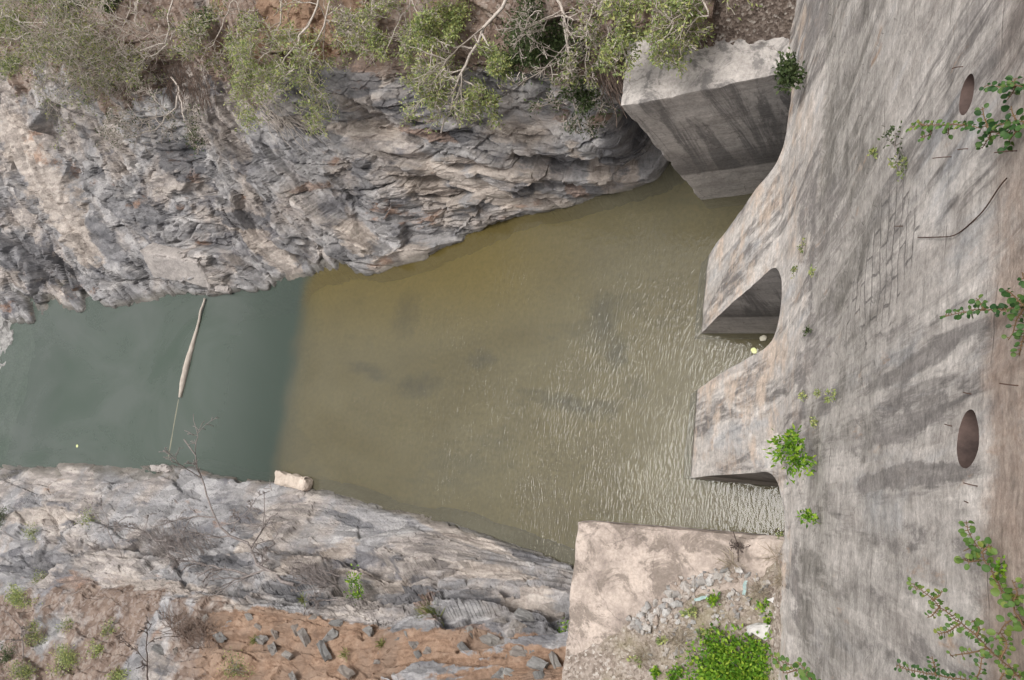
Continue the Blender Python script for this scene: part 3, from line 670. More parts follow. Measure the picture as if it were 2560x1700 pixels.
bank = put('rock_bank', mesh('rock_bank', PBd.reshape(-1, 3), grid_faces(*PB.shape[:2]), M['rock2'], False, {'soil': soila, 'scree': scree, 'cream': spots(gx, gy, CREAM2, 1, PB), 'dark': spots(gx, gy, DARK2, 2, PB), 'rust': spots(gx, gy, RUST2, 3, PB)}))
kind(bank, 'structure')

# gravel slope behind the far wing wall, against the dam
def gravel_material():
    t = NT('dark_gravel'); v = t.n('ShaderNodeTexVoronoi'); t.l(t.co(), v.inputs['Vector']); v.inputs['Scale'].default_value = 13
    s = t.n('ShaderNodeSeparateColor'); t.l(v.outputs['Color'], s.inputs[0])
    c = t.ramp(s.outputs[0], (0.0, (0.075, 0.055, 0.045)), (0.5, (0.155, 0.12, 0.10)), (0.85, (0.25, 0.205, 0.175)), (1.0, (0.42, 0.38, 0.34)))
    c = t.mix(t.ramp(t.noise(0.7, 5, 0.6), (0.42, 0.0), (0.65, 0.6)), c, (0.10, 0.075, 0.06))
    return t.done(c, 0.9, t.bump(v.outputs['Distance'], 0.9, 0.05))
M['gravel'] = gravel_material()
def sheet(name, xs, ys_, zfun, mat, disp, k='structure'):
    U, W = np.meshgrid(xs, ys_); zz = zfun(U, W); P = np.stack([U, W, zz], -1)
    P[..., 2] += disp(P.reshape(-1, 3)).reshape(U.shape)
    return kind(put(name, mesh(name, P.reshape(-1, 3), grid_faces(*U.shape), mat, False)), k)
def gz(x, y): return 8.24 + (y - 14.15) * 0.62 + 0.05 * (x + 6) + 0.9 * sstep(-6.0, -3.4, x) - 1.6 * sstep(-9.3, -10.6, x)
sheet('gravel_slope', np.arange(-11.0, -1.0, 0.07), np.arange(13.6, 27, 0.07), gz, M['gravel'],
      lambda p: 0.3 * fbm(p * 0.8, 4, 15) + 0.10 * fbm(p * 4, 3, 16) + 0.07 * (worley(p * 4.5, 4)[0][:, 0] - 0.5))

# soil and debris lying on the near wing wall
def debris_material():
    t = NT('platform_debris'); v = t.n('ShaderNodeTexVoronoi'); t.l(t.co(), v.inputs['Vector']); v.inputs['Scale'].default_value = 16
    s = t.n('ShaderNodeSeparateColor'); t.l(v.outputs['Color'], s.inputs[0])
    c = t.ramp(s.outputs[0], (0.0, (0.17, 0.135, 0.11)), (0.5, (0.285, 0.235, 0.20)), (0.9, (0.38, 0.33, 0.29)), (1.0, (0.50, 0.46, 0.42)))
    c = t.mix(t.ramp(t.noise(0.8, 6, 0.65), (0.45, 0.0), (0.65, 0.7)), c, (0.24, 0.21, 0.135))
    c = t.mix(t.ramp(t.noise(2.5, 5, 0.65), (0.5, 0.0), (0.7, 0.6)), c, (0.36, 0.31, 0.27))
    return t.done(c, 0.92, t.bump(t.math('ADD', v.outputs['Distance'], t.noise(9, 5, 0.7)), 0.8, 0.03))
M['debris'] = debris_material()
def dz(x, y):                                               # the heap's edge runs from the joint with the dam down across the wall top
    ey = np.interp(x, [-11, -9.3, -8.2, -7.3, -6.2, -5.6, -4.9, -4.2, -3.2], [-4.3, -3.3, -2.55, -2.1, -1.6, -1.35, -0.75, -0.15, 0.1])
    w = (ey - y) + 0.35 * fbm(np.stack([x.ravel() * 1.3, y.ravel() * 1.3, x.ravel() * 0], -1), 4, 23).reshape(x.shape)
    return 8.3 - 0.16 + 0.22 * sstep(-0.15, 0.5, w) + 0.16 * sstep(0.4, 3, w) + 1.0 * sstep(-5.3, -3.7, x) * sstep(0.0, -0.6, y - ey)
sheet('debris_heap', np.arange(-10.5, -2.6, 0.045), np.arange(-9.5, -0.5, 0.045), dz, M['debris'],
      lambda p: 0.05 * fbm(p * 2.2, 4, 33) + 0.05 * (worley(p * 5.5, 14)[0][:, 0] - 0.5))

# water, bed, and the stony shore that closes the pool
xs = np.linspace(-150, 2.0, 3); U, W = np.meshgrid(xs, np.linspace(-30, 60, 3))
kind(put('river_water', mesh('river_water', np.stack([U, W, U * 0], -1).reshape(-1, 3), grid_faces(3, 3), M['water'])), 'structure')
bx = np.concatenate([[-150], np.arange(-40, -28, .25), [-20, 2.0]]); bz = -1.0 - 2.2 * sstep(-32, -37, bx)
U, W = np.meshgrid(np.concatenate([bx[:-2], np.arange(-27.8, 2.1, .25)]), np.arange(-30, 40.1, .35)); Zb = -1.0 - 2.2 * sstep(-32, -37, U)
BED = np.stack([U, W, Zb], -1); gx, gy = pixel_y(BED)
PATCH = spots(gx, gy, [(1045, 965, 60, 30, -8), (1420, 1010, 110, 26, 14), (1510, 1015, 50, 20, 10), (1015, 790, 32, 60, 10), (1510, 790, 40, 60, 0), (1540, 880, 30, 40, 0), (1200, 900, 40, 20, 0), (930, 930, 60, 20, 20)], 1, BED)
kind(put('river_bed', mesh('river_bed', BED.reshape(-1, 3), grid_faces(*U.shape), M['bed'], True, {'patch': PATCH})), 'structure')
sheet('stony_shore', np.arange(-75, -59.5, 0.1), np.arange(-4, 13, 0.1), lambda x, y: 0.55 * (-61.6 - x) * 0.5 - 0.25 + 0.05 * np.abs(y - 3), M['shore'],
      lambda p: 0.25 * fbm(p * 0.7, 4, 35) + 0.35 * (worley(p * 1.6, 24)[0][:, 0] - 0.5))

# ------------------------------------------------------------------ plants: stems as tubes, leaves as small folded blades
def unit(v): return v / (np.linalg.norm(v, axis=-1, keepdims=True) + 1e-9)
def tubes(name, paths, mat, parent, sides=4):
    by = {}
    for p, r in paths: by.setdefault(len(p), []).append((p, r))
    vs, fs, off = [], [], 0
    for n, L in by.items():
        P = np.array([q[0] for q in L]); R = np.array([q[1] for q in L])
        T = unit(np.gradient(P, axis=1)); ref = np.where(abs(T[..., 2:3]) > 0.9, [1.0, 0, 0], [0, 0, 1.0])
        A = unit(np.cross(T, ref)); B = np.cross(T, A); k = sides
        an = np.arange(k) * 2 * math.pi / k
        ring = P[:, :, None] + R[:, :, None, None] * (np.cos(an)[None, None, :, None] * A[:, :, None] + np.sin(an)[None, None, :, None] * B[:, :, None])
        m = len(L); idx = off + np.arange(m * n * k).reshape(m, n, k)
        a = idx[:, :-1]; b = idx[:, 1:]
        fs.append(np.stack([a, np.roll(a, -1, 2), np.roll(b, -1, 2), b], -1).reshape(-1, 4))
        cap = idx[:, -1]; 
        if k == 4: fs.append(cap.reshape(-1, 4))
        vs.append(ring.reshape(-1, 3)); off += m * n * k
    return put(name, mesh(name, np.concatenate(vs), np.concatenate(fs), mat, True), parent)
def blades(name, pos, dirs, length, width, mat, parent, rng, round_=False, up=0.5):
    n = len(pos); D = unit(dirs); Nn = unit(rng.normal(size=(n, 3)) * (1 - up) + np.array([-0.25, 0.1, 1]) * up)
    S = unit(np.cross(D, Nn)); Nn = np.cross(S, D)
    L = (length * rng.uniform(0.6, 1.25, n))[:, None]; W = L * (width / length) * rng.uniform(0.8, 1.1, n)[:, None]
    if not round_:
        q = np.stack([pos, pos + D * L * 0.5 + S * W * 0.5 + Nn * W * 0.18, pos + D * L, pos + D * L * 0.5 - S * W * 0.5 + Nn * W * 0.18], 1)
        f = np.arange(n * 4).reshape(n, 4)
        f = np.stack([f[:, [0, 1, 2]], f[:, [0, 2, 3]]], 1).reshape(-1, 3)
        return put(name, mesh(name, q.reshape(-1, 3), f, mat, False), parent)
    k = 12; an = np.linspace(0, 2 * math.pi, k, endpoint=False)
    cx = 0.5 - 0.5 * np.cos(an); sy = 0.5 * np.sin(an) * (1 + 0.12 * np.cos(an))
    ring = pos[:, None] + D[:, None] * (L * cx[None])[..., None] + S[:, None] * (W * sy[None])[..., None] + Nn[:, None] * (W * (0.35 * np.abs(sy)[None] - 0.12 * (cx[None] - .5) ** 2))[..., None]
    cen = pos + D * L * 0.5; V_ = np.concatenate([ring, cen[:, None]], 1)
    base = np.arange(n)[:, None] * (k + 1); a = np.arange(k)
    f = np.stack([base + a, base + (a + 1) % k, base + k + 0 * a], -1).reshape(-1, 3)
    return put(name, mesh(name, V_.reshape(-1, 3), f, mat, True), parent)
def resample(pts, n, rng=None, jit=0.0):
    pts = np.array(pts, float); s = np.concatenate([[0], np.cumsum(np.linalg.norm(np.diff(pts, axis=0), axis=1))])
    u = np.linspace(0, s[-1], n)
    if len(pts) > 2:                                            # smooth a little through the given points
        fine = np.linspace(0, s[-1], 60); q = np.stack([np.interp(fine, s, pts[:, k]) for k in range(3)], -1)
        ker = np.ones(9) / 9; q = np.stack([np.convolve(np.pad(q[:, k], 4, mode='edge'), ker, 'valid') for k in range(3)], -1)
        q[0], q[-1] = pts[0], pts[-1]
        out = np.stack([np.interp(u, fine, q[:, k]) for k in range(3)], -1)
    else: out = np.stack([np.interp(u, s, pts[:, k]) for k in range(3)], -1)
    if rng is not None and jit:
        w = rng.normal(size=(n, 3)) * jit * s[-1]; w[0] = 0; out = out + w
    return out
def grow(paths, tips, pts, r0, r1, lvl, rng, kids, ratio, spread, bias, n=9):
    q = resample(pts, n, rng, 0.012 if lvl else 0.03); paths[lvl].append((q, np.linspace(r0, r1, n)))
    L = np.linalg.norm(np.diff(q, axis=0), axis=1).sum()
    if lvl == 0:
        tips.append(q); return
    for k in range(kids[lvl]):
        t = rng.uniform(0.18, 1.0); i = min(n - 2, int(t * (n - 1))); b = q[i] + (q[i + 1] - q[i]) * (t * (n - 1) - i)
        tan = unit(q[i + 1] - q[i]); d = unit(tan * 0.75 + unit(rng.normal(size=3)) * spread + np.array(bias) * 0.45)
        l = L * ratio[lvl] * rng.uniform(0.55, 1.2) * (1.1 - 0.45 * t); r = (r0 + (r1 - r0) * t) * 0.66
        e = unit(d + rng.normal(size=3) * 0.35 + np.array(bias) * 0.25)
        grow(paths, tips, [b, b + d * l * 0.5, b + d * l * 0.5 + e * l * 0.5], r, max(0.017, r * 0.5), lvl - 1, rng, kids, ratio, spread, bias, {2: 8, 1: 7, 0: 5}[lvl - 1])
def shrub(name, label, cat, mains, seed, bark, leafmat=None, nleaf=0, leaf=(0.14, 0.06), kids=(0, 6, 7, 9), ratio=(0, .55, .42, .38), spread=0.75, bias=(0, 0, 0.2), group=None, lvl=3, trunk='trunk', droop=0.0, bank_=None):
    rng = np.random.default_rng(seed); bank_ = bank_ or TOP
    paths = {k: [] for k in range(4)}; tips = []; base = None
    for pts, l0, l1, r0 in mains:
        n = len(pts); W = [atz(x, y, bank_.z(x, y) + l0 + (l1 - l0) * i / (n - 1)) for i, (x, y) in enumerate(pts)]
        if base is None: base = W[0]
        grow(paths, tips, W, r0 * .85, r0 * 0.38, lvl, rng, kids, ratio, spread, bias, 14)
    root = thing(name, label, cat, base, group)
    sh = lambda ps: [(p - base, r) for p, r in ps]
    big = sh(paths[lvl]); tw = sh([x for k in range(lvl) for x in paths[k]])
    tubes(trunk, big + (tw if not nleaf else []), bark, root, 4 if not nleaf else 6)
    if tw and nleaf: tubes('twigs', tw, bark, root, 3)
    if nleaf:
        T = np.array(tips); i = rng.integers(0, len(T), nleaf); u = rng.uniform(0.15, 1.0, nleaf) * (T.shape[1] - 1.001); j = u.astype(int)
        a = T[i, j]; b = T[i, j + 1]; pos = a + (b - a) * (u - j)[:, None] + rng.normal(size=(nleaf, 3)) * 0.10 - base
        blades('foliage', pos, unit(b - a) + rng.normal(size=(nleaf, 3)) * 0.7 + np.array([0, 0, droop]), leaf[0], leaf[1], leafmat, root, rng)
    return root
def bush(name, label, cat, c, size, n, leafmat, seed, leaf=(0.12, 0.07), clumps=14, group=None, stem=None, flat=0.7):
    rng = np.random.default_rng(seed); root = thing(name, label, cat, c, group); size = np.array(size)
    cc = unit(rng.normal(size=(clumps, 3))) * rng.uniform(0.25, 0.85, (clumps, 1)); cc[:, 2] = np.abs(cc[:, 2]) * flat
    k = rng.integers(0, clumps, n); pos = (cc[k] + rng.normal(size=(n, 3)) * 0.17) * size; pos[:, 2] = np.abs(pos[:, 2]) + 0.02
    blades('foliage', pos, unit(pos / size + rng.normal(size=(n, 3)) * 0.8), leaf[0], leaf[1], leafmat, root, rng)
    st = []
    for q in cc: st.append((resample([np.zeros(3), q * size * 0.5 + np.array([0, 0, 0.1 * size[2]]), q * size], 5, rng, 0.03), np.linspace(0.012, 0.006, 5) * max(1, size.max())))
    tubes('stems', st, stem or M['bark_grey'], root, 3)
    return root
def tuft(name, label, cat, c, h, n, mat, seed, spread=0.5, lean=(0, 0, 1), group=None, wid=0.03):
    rng = np.random.default_rng(seed); root = thing(name, label, cat, c, group)
    d = unit(rng.normal(size=(n, 3)) * spread + np.array(lean)); base = rng.normal(size=(n, 3)) * np.array([0.18, 0.18, 0.02]) * h
    blades('blades', base, d, h, wid, mat, root, rng, up=0.2)
    return root

PAIRS = [
 # top bank, from the left: mains as (line in the photograph, lift at its foot, lift at its tip, radius)
 ('shrub', 'sprawling olive shrub with long pale twigs at the upper left corner of the rock cliff', [([(-60, 120), (60, 90), (180, 60), (300, 70)], .4, 2.0, .045), ([(-40, 20), (60, 40), (150, 90), (200, 160)], .6, 2.2, .04), ([(-50, -60), (80, -20), (200, 10)], .8, 2.4, .045)], 11, 'bark_pale', 'leaf_olive', 6500),
 ('shrub', 'grey-green shrub hanging over brown soil between the corner shrub and the forked tree', [([(430, -50), (420, 40), (426, 105), (380, 128), (300, 125), (210, 150)], .6, 1.6, .055), ([(426, 100), (440, 70), (500, 85)], 1.2, 1.7, .035), ([(420, 108), (370, 145), (300, 190)], 1.0, 1.4, .03)], 12, 'bark_pale', 'leaf_olive', 1900),
 ('tree', 'small forked tree with bare pale limbs leaning out from the middle of the cliff top', [([(428, 193), (450, 235), (425, 290), (385, 325), (330, 340)], .3, 1.6, .06), ([(448, 238), (462, 300), (485, 350)], .9, 1.5, .045)], 13, 'bark_pale', 'leaf_dark', 700),
 ('tree', 'slender tree with pale trunk and lime foliage hanging on one side', [([(815, -60), (790, 30), (750, 105), (700, 160), (645, 195)], .8, 2.2, .065), ([(845, -50), (810, 60), (780, 125), (770, 180), (805, 230), (830, 280)], .8, 1.6, .05), ([(700, -40), (712, 35), (680, 110), (640, 160), (640, 260)], 1.0, 2.0, .05)], 14, 'bark_pale', 'leaf_light', 5200),
 ('shrub', 'thin yellowish shrub over red soil between the lime tree and the twisted tree', [([(940, -60), (925, 50), (900, 85), (862, 80)], .5, 1.4, .04), ([(920, 60), (945, 80), (955, 110)], .9, 1.3, .03)], 15, 'bark_pale', 'leaf_light', 800),
 ('tree', 'twisted tree with thick pale limbs and green tips drooping over the middle of the cliff', [([(1290, -50), (1240, 28), (1205, 85), (1170, 150), (1130, 235), (1115, 300), (1100, 335)], .8, 2.0, .085), ([(1205, 85), (1240, 150), (1260, 175)], 1.3, 1.9, .05), ([(1180, 120), (1110, 110), (1050, 80)], 1.2, 2.2, .045), ([(1150, 190), (1090, 210), (1040, 270)], 1.4, 1.8, .045), ([(1150, 195), (1200, 225), (1225, 270)], 1.4, 1.6, .04)], 16, 'bark_pale', 'leaf_light', 4800),
 ('tree', 'leaning tree with one long curved pale limb and drooping tips beside the dry brush', [([(1380, -50), (1420, 40), (1415, 120), (1432, 160), (1425, 205), (1440, 250), (1445, 320)], .7, 1.7, .075), ([(1428, 190), (1450, 230), (1475, 262)], 1.2, 1.5, .035), ([(1320, -40), (1330, 60), (1335, 110)], .8, 1.6, .035)], 17, 'bark_pale', 'leaf_dark', 2300),
 ('shrub', 'bushy light green shrub overhanging the flat top of the far wing wall', [([(1560, -60), (1570, 10), (1560, 70), (1535, 120)], .9, 2.2, .05), ([(1640, -60), (1650, 20), (1690, 60), (1650, 110)], .9, 1.9, .04), ([(1700, -30), (1770, 10), (1780, 30), (1700, 70), (1690, 150)], .9, 1.3, .035)], 18, 'bark_pale', 'leaf_light', 3300),
 ('shrub', 'wispy olive shrub between the forked tree and the lime tree', [([(600, -60), (575, 20), (545, 90), (500, 150)], .6, 1.6, .04), ([(585, -10), (610, 60), (600, 130)], .8, 1.6, .035)], 61, 'bark_pale', 'leaf_olive', 1500),
 ('shrub', 'wispy light green shrub trailing over rock between yellowish shrub and twisted tree', [([(1040, -60), (1020, 20), (985, 80), (960, 150)], .7, 1.6, .04), ([(1030, 0), (1060, 70), (1050, 160)], .9, 1.6, .035)], 62, 'bark_pale', 'leaf_light', 1700),
 ('shrub', 'sparse twiggy shrub over the dry brush beside the far wing wall', [([(1500, -60), (1480, 30), (1460, 110), (1470, 190)], .7, 1.6, .04), ([(1490, 0), (1520, 70), (1515, 150)], .8, 1.4, .035)], 63, 'bark_pale', 'leaf_olive', 900),
 ('shrub', 'tangled pale-twigged shrub right of the upper left corner bush', [([(260, -60), (220, 40), (150, 110), (80, 180)], .8, 2.0, .045), ([(340, -60), (320, 50), (270, 140), (200, 200)], .7, 1.8, .04)], 64, 'bark_pale', 'leaf_olive', 2600),
]
for i, (nm, lab, mains, sd, bk, lf, nl) in enumerate(PAIRS):
    shrub('leafy_' + nm if nm == 'shrub' else 'hillside_tree', lab, nm, mains, sd, M[bk], M[lf], int(nl * 1.6), group='woody plants hanging over the rock cliff', leaf=(.14, .06), kids=(0, 6, 8, 9), ratio=(0, .6, .5, .45), spread=.95)
bush('dark_bush', 'dense dark green bush filling the hollow under the leaning tree', 'bush', TOP.p(1335, 110, .2), (1.7, 1.5, 1.3), 3800, M['leaf_dark'], 21, (0.16, 0.08))
bush('dark_bush', 'small dark green bush on brown scree below the top edge of the photo', 'bush', TOP.p(510, 60, .1), (.9, .8, .8), 900, M['leaf_dark'], 22, (0.15, 0.08))
bush('dark_bush', 'dark green bush at the top edge above the grey-green shrub', 'bush', TOP.p(290, 0, .1), (1.5, 1.0, 1.0), 1400, M['leaf_dark'], 23, (0.15, 0.08))
for x, y, sz, n, sd, mt, lab in [(40, 60, (2.4, 1.6, 1.3), 2600, 24, 'leaf_olive', 'olive green bush in the upper left corner under the sprawling shrub'), (180, 10, (1.8, 1.2, 1.0), 1500, 25, 'leaf_dark', 'dark green bush right of the corner bush at the top edge'), (30, 165, (1.5, 1.0, .8), 1300, 26, 'leaf_olive', 'low yellowish bush at the left edge above the pale slab'), (1130, 60, (1.3, 1.1, 1.0), 1500, 27, 'leaf_light', 'loose light green bush behind the twisted tree')]:
    bush('hillside_bush', lab, 'bush', TOP.p(x, y, .2), sz, n, M[mt], sd, (.14, .06), clumps=34)
rng = np.random.default_rng(5)
def strands(name, label, cat, region, n, length, d, mat, seed, r=0.02, bank_=None, lift=0.25):
    rng = np.random.default_rng(seed); bank_ = bank_ or TOP; base = bank_.p(*region[0]); root = thing(name, label, cat, base); ps = []
    R = np.array(region, float)
    for k in range(n):
        w = rng.dirichlet(np.ones(len(R))); x, y = w @ R; p = bank_.p(x, y, rng.uniform(.05, lift)) - base
        dd = unit(np.array(d) + rng.normal(size=3) * 0.28); l = length * rng.uniform(.4, 1.2)
        ps.append((resample([p, p + dd * l * .5 + rng.normal(size=3) * .08, p + dd * l + np.array([0, 0, -.12 * l])], 6, rng, .02), np.linspace(r, r * .6, 6)))
    tubes('undergrowth', ps, mat, root, 3); return root
strands('dry_brush', 'brown mass of dry hanging stalks between the leaning tree and the far wing wall', 'brush', [(1450, 30), (1560, 60), (1540, 210), (1470, 200), (1500, 60)], 420, 1.6, (0.45, -0.75, -0.35), M['twig_brown'], 31)
strands('dry_brush', 'sparse fan of thin pale stalks lying on the rock below the lime tree', 'brush', [(600, 190), (690, 240), (800, 320), (640, 290)], 170, 1.9, (0.75, -0.5, -0.35), M['bark_pale'], 32)
strands('dry_brush', 'tangle of bare brown stalks on scree left of the forked tree', 'brush', [(250, 120), (520, 140), (560, 250), (330, 230)], 220, 1.5, (0.1, -0.8, -0.2), M['twig_brown'], 33)
strands('dry_brush', 'loose pale stalks on soil below the upper left shrub', 'brush', [(60, 150), (280, 170), (240, 230), (80, 200)], 150, 1.4, (0.3, -0.7, -0.1), M['bark_pale'], 34)

# bare trees and bushes of the near bank
DEAD = [
 ('tall leafless tree with pale forked trunk leaning from the near bank towards the water', [([(735, 1462), (640, 1398), (585, 1340), (548, 1318), (522, 1290), (508, 1220), (500, 1180), (474, 1100)], .1, 5.0, .10), ([(548, 1318), (600, 1300), (640, 1245)], 2.4, 3.4, .045), ([(640, 1398), (655, 1420), (662, 1375), (690, 1345), (680, 1305)], .5, 2.2, .06)], 41, (0, 4, 4, 7)),
 ('low leafless tree with grey limbs spreading over the pale slab behind the tall bare tree', [([(640, 1438), (560, 1425), (490, 1405), (440, 1400)], .2, 1.6, .07), ([(490, 1405), (445, 1370), (442, 1300)], .8, 2.0, .04), ([(500, 1410), (420, 1360), (330, 1310)], .8, 2.2, .04)], 42, (0, 4, 5, 7)),
 ('thin bare sapling with two upright stems near the grey-green bush', [([(310, 1425), (300, 1385), (275, 1330), (252, 1260)], .1, 2.6, .045), ([(315, 1425), (270, 1380), (190, 1355)], .1, 1.2, .035)], 43, (0, 3, 4, 6)),
 ('dark bare sapling on orange soil at the bottom edge', [([(368, 1712), (370, 1660), (366, 1600), (376, 1560)], .1, 2.0, .05), ([(366, 1655), (340, 1625), (300, 1590)], .6, 1.4, .03)], 44, (0, 3, 3, 5)),
 ('small bleached bare sapling in the lower left corner', [([(58, 1640), (55, 1590), (48, 1560), (30, 1545)], .1, 1.6, .04), ([(55, 1590), (75, 1560)], .6, 1.4, .03)], 45, (0, 3, 4, 5)),
 ('flat tangle of bare branches lying across the rock ledge above the soil', [([(850, 1440), (780, 1420), (735, 1415)], .2, .5, .04), ([(860, 1500), (800, 1500), (760, 1530)], .2, .5, .04), ([(840, 1465), (790, 1470), (740, 1480)], .2, .5, .035)], 46, (0, 5, 5, 6)),
]
for k, (lab, mains, sd, kids) in enumerate(DEAD):
    shrub('bare_tree' if k < 5 else 'fallen_branches', lab, 'tree' if k < 5 else 'branches', mains, sd, M['bark_dark' if k == 3 else 'bark_grey'], None, 0, kids=kids, ratio=(0, .5, .42, .34), spread=.7, bank_=BOT, group='leafless trees on the near bank' if k < 5 else None)
def bb(lab, x, y, size, n, mat, sd, leaf=(0.12, 0.06), name='low_bush', **kw): return bush(name, lab, 'bush', BOT.p(x, y, -.05), size, n, M[mat], sd, leaf, **kw)
bb('grey-green bush among bare branches on the pale rock slab', 235, 1320, (1.4, 1.1, 1.0), 1500, 'leaf_olive', 51, (0.10, 0.04))
bb('dark olive bush at the left edge just above the bare sapling', 10, 1290, (.9, .9, .9), 700, 'leaf_dark', 52, (0.12, 0.05))
bb('olive bush growing among pale scree near the left edge', 85, 1330, (1.0, .6, .6), 500, 'leaf_olive', 53, (0.10, 0.04))
bb('bright green strip of low shrub on the soil ridge at the left edge', 60, 1500, (2.0, .7, .55), 1500, 'leaf_light', 54, (0.10, 0.05))
bb('pale grey-green bush behind the bright green strip', 105, 1445, (.9, .6, .5), 500, 'leaf_olive', 55, (0.09, 0.04))
bb('yellow-green bush spreading along the bottom edge', 165, 1655, (1.7, .9, .7), 1300, 'leaf_light', 56, (0.10, 0.05))
bb('small yellow-green bush on stony soil above the bottom bush', 245, 1625, (.7, .5, .5), 380, 'leaf_light', 57, (0.10, 0.05))
bb('little olive bush beside the white broken stick on orange soil', 280, 1575, (.6, .5, .5), 320, 'leaf_olive', 58, (0.10, 0.05))
bb('dry brownish bush on orange soil right of the dark sapling', 590, 1670, (1.5, .8, .5), 700, 'leaf_olive', 59, (0.09, 0.035))
bb('leafy dark green creeper at the lower left corner', 20, 1640, (.9, 1.0, .6), 600, 'leaf_dark', 60, (0.10, 0.05))
bb('slim bright green shrub on the ledge below the fallen branches', 895, 1460, (.45, 1.0, .7), 340, 'leaf_bright', 61, (0.13, 0.07), name='ledge_shrub')
bb('small green plant in the gap beside the near wing wall', 1412, 1575, (.35, .45, .35), 130, 'leaf_bright', 62, (0.11, 0.06), name='ledge_shrub')
tuft('grass_tuft', 'round green grass tuft on the ledge above orange soil', 'grass', BOT.p(1085, 1545), .75, 340, M['grass'], 63, .55)
bb('olive bush on brown stony soil in the lower left corner', 95, 1590, (1.2, .8, .6), 750, 'leaf_olive', 64, (0.11, 0.045))
bb('wide pale green bush along the bottom edge near the lower left corner', 70, 1690, (1.6, .9, .7), 1000, 'leaf_olive', 65, (0.11, 0.045))
bb('light green bush at the bottom edge left of the dark sapling', 300, 1700, (1.2, .7, .6), 700, 'leaf_light', 66, (0.11, 0.05))
bb('grey-green bush on stony soil between the white stick and the bottom bush', 175, 1565, (.9, .6, .5), 480, 'leaf_olive', 67, (0.10, 0.04))
for i, (x, y, lab) in enumerate([(955, 1610, 'tiny green weed beside a slate block on orange soil'), (865, 1635, 'yellowish weed at the foot of the orange soil'), (640, 1600, 'small green weed between slate blocks on the left of the orange soil'), (300, 1680, 'weedy green tuft at the bottom edge beside the dark sapling'), (760, 1500, 'grey-green tuft in a crack under the fallen branches')]):
    tuft('weed', lab, 'weed', BOT.p(x, y), .3, 60, M['grass'], 70 + i, .8, group='weeds on the near bank')
strands('dry_brush', 'reddish brown dry brush covering the middle of the soil slope', 'brush', [(400, 1530), (560, 1570), (540, 1640), (420, 1600)], 260, .9, (0.2, 0.6, 0.6), M['twig_brown'], 35, .014, BOT, .15)
strands('dry_brush', 'greyish dry twigs heaped on the slab around the low bare tree', 'brush', [(330, 1330), (560, 1340), (540, 1400), (380, 1400)], 240, 1.1, (-.2, 0.6, 0.6), M['bark_grey'], 36, .014, BOT, .15)
strands('dry_brush', 'dark dry twigs along the ledge right of the tall bare tree', 'brush', [(730, 1420), (860, 1430), (850, 1475), (740, 1465)], 130, .9, (-.5, 0.3, 0.4), M['bark_grey'], 37, .014, BOT, .15)

# ------------------------------------------------------------------ stones, slate blocks, boulders
import bmesh
def hull(seed, npts=13, sub=1, amp=0.05):
    r = np.random.default_rng(seed); bm = bmesh.new()
    for p in unit(r.normal(size=(npts, 3))) * r.uniform(.75, 1, (npts, 1)): bm.verts.new(p * .5)
    res = bmesh.ops.convex_hull(bm, input=bm.verts)
    bmesh.ops.delete(bm, geom=[g for g in res['geom_interior'] if isinstance(g, bmesh.types.BMVert)], context='VERTS')
    if sub: bmesh.ops.subdivide_edges(bm, edges=bm.edges, cuts=sub, use_grid_fill=True)
    q = np.array([v.co[:] for v in bm.verts]); nz = np.stack([vnoise(q * 4, seed + k) for k in range(3)], -1) * amp
    for v, d in zip(bm.verts, nz): v.co += Vector(d)
    me = bpy.data.meshes.new('stone'); bm.to_mesh(me); bm.free(); return me
STONES = []
for k in range(7):
    me = hull(100 + k, 12 + k); me.materials.append(M['stone']); STONES.append(me)
SLATES = []
for k in range(8):
    r = np.random.default_rng(200 + k); bm = bmesh.new()
    n = 6 + k % 3; an = np.sort(r.uniform(0, 2 * math.pi, n)); top = np.stack([np.cos(an), np.sin(an) * .8, an * 0 + .5], -1) * r.uniform(.35, .62, (n, 1)); top[:, 2] = .5 + r.uniform(-.12, .12, n)
    low = top * r.uniform(.85, 1.25, (n, 1)); low[:, 2] = -.5
    for p in np.concatenate([top, low]): bm.verts.new(p)
    res = bmesh.ops.convex_hull(bm, input=bm.verts)
    bmesh.ops.delete(bm, geom=[g for g in res['geom_interior'] if isinstance(g, bmesh.types.BMVert)], context='VERTS')
    bmesh.ops.subdivide_edges(bm, edges=bm.edges, cuts=2, use_grid_fill=True)
    q = np.array([v.co[:] for v in bm.verts]); nz = np.stack([vnoise(q * 3.5, k * 5 + m) + .6 * vnoise(q * 8, k * 5 + m + 40) for m in range(3)], -1) * .06
    for v, d in zip(bm.verts, nz): v.co += Vector(d)
    me = bpy.data.meshes.new('slate_block'); bm.to_mesh(me); bm.free(); me.materials.append(M['slate']); SLATES.append(me)
rng = np.random.default_rng(77)
EDGE = [(1590, 1560), (1620, 1545), (1650, 1530), (1690, 1480), (1720, 1460), (1760, 1440), (1800, 1430), (1850, 1430)]
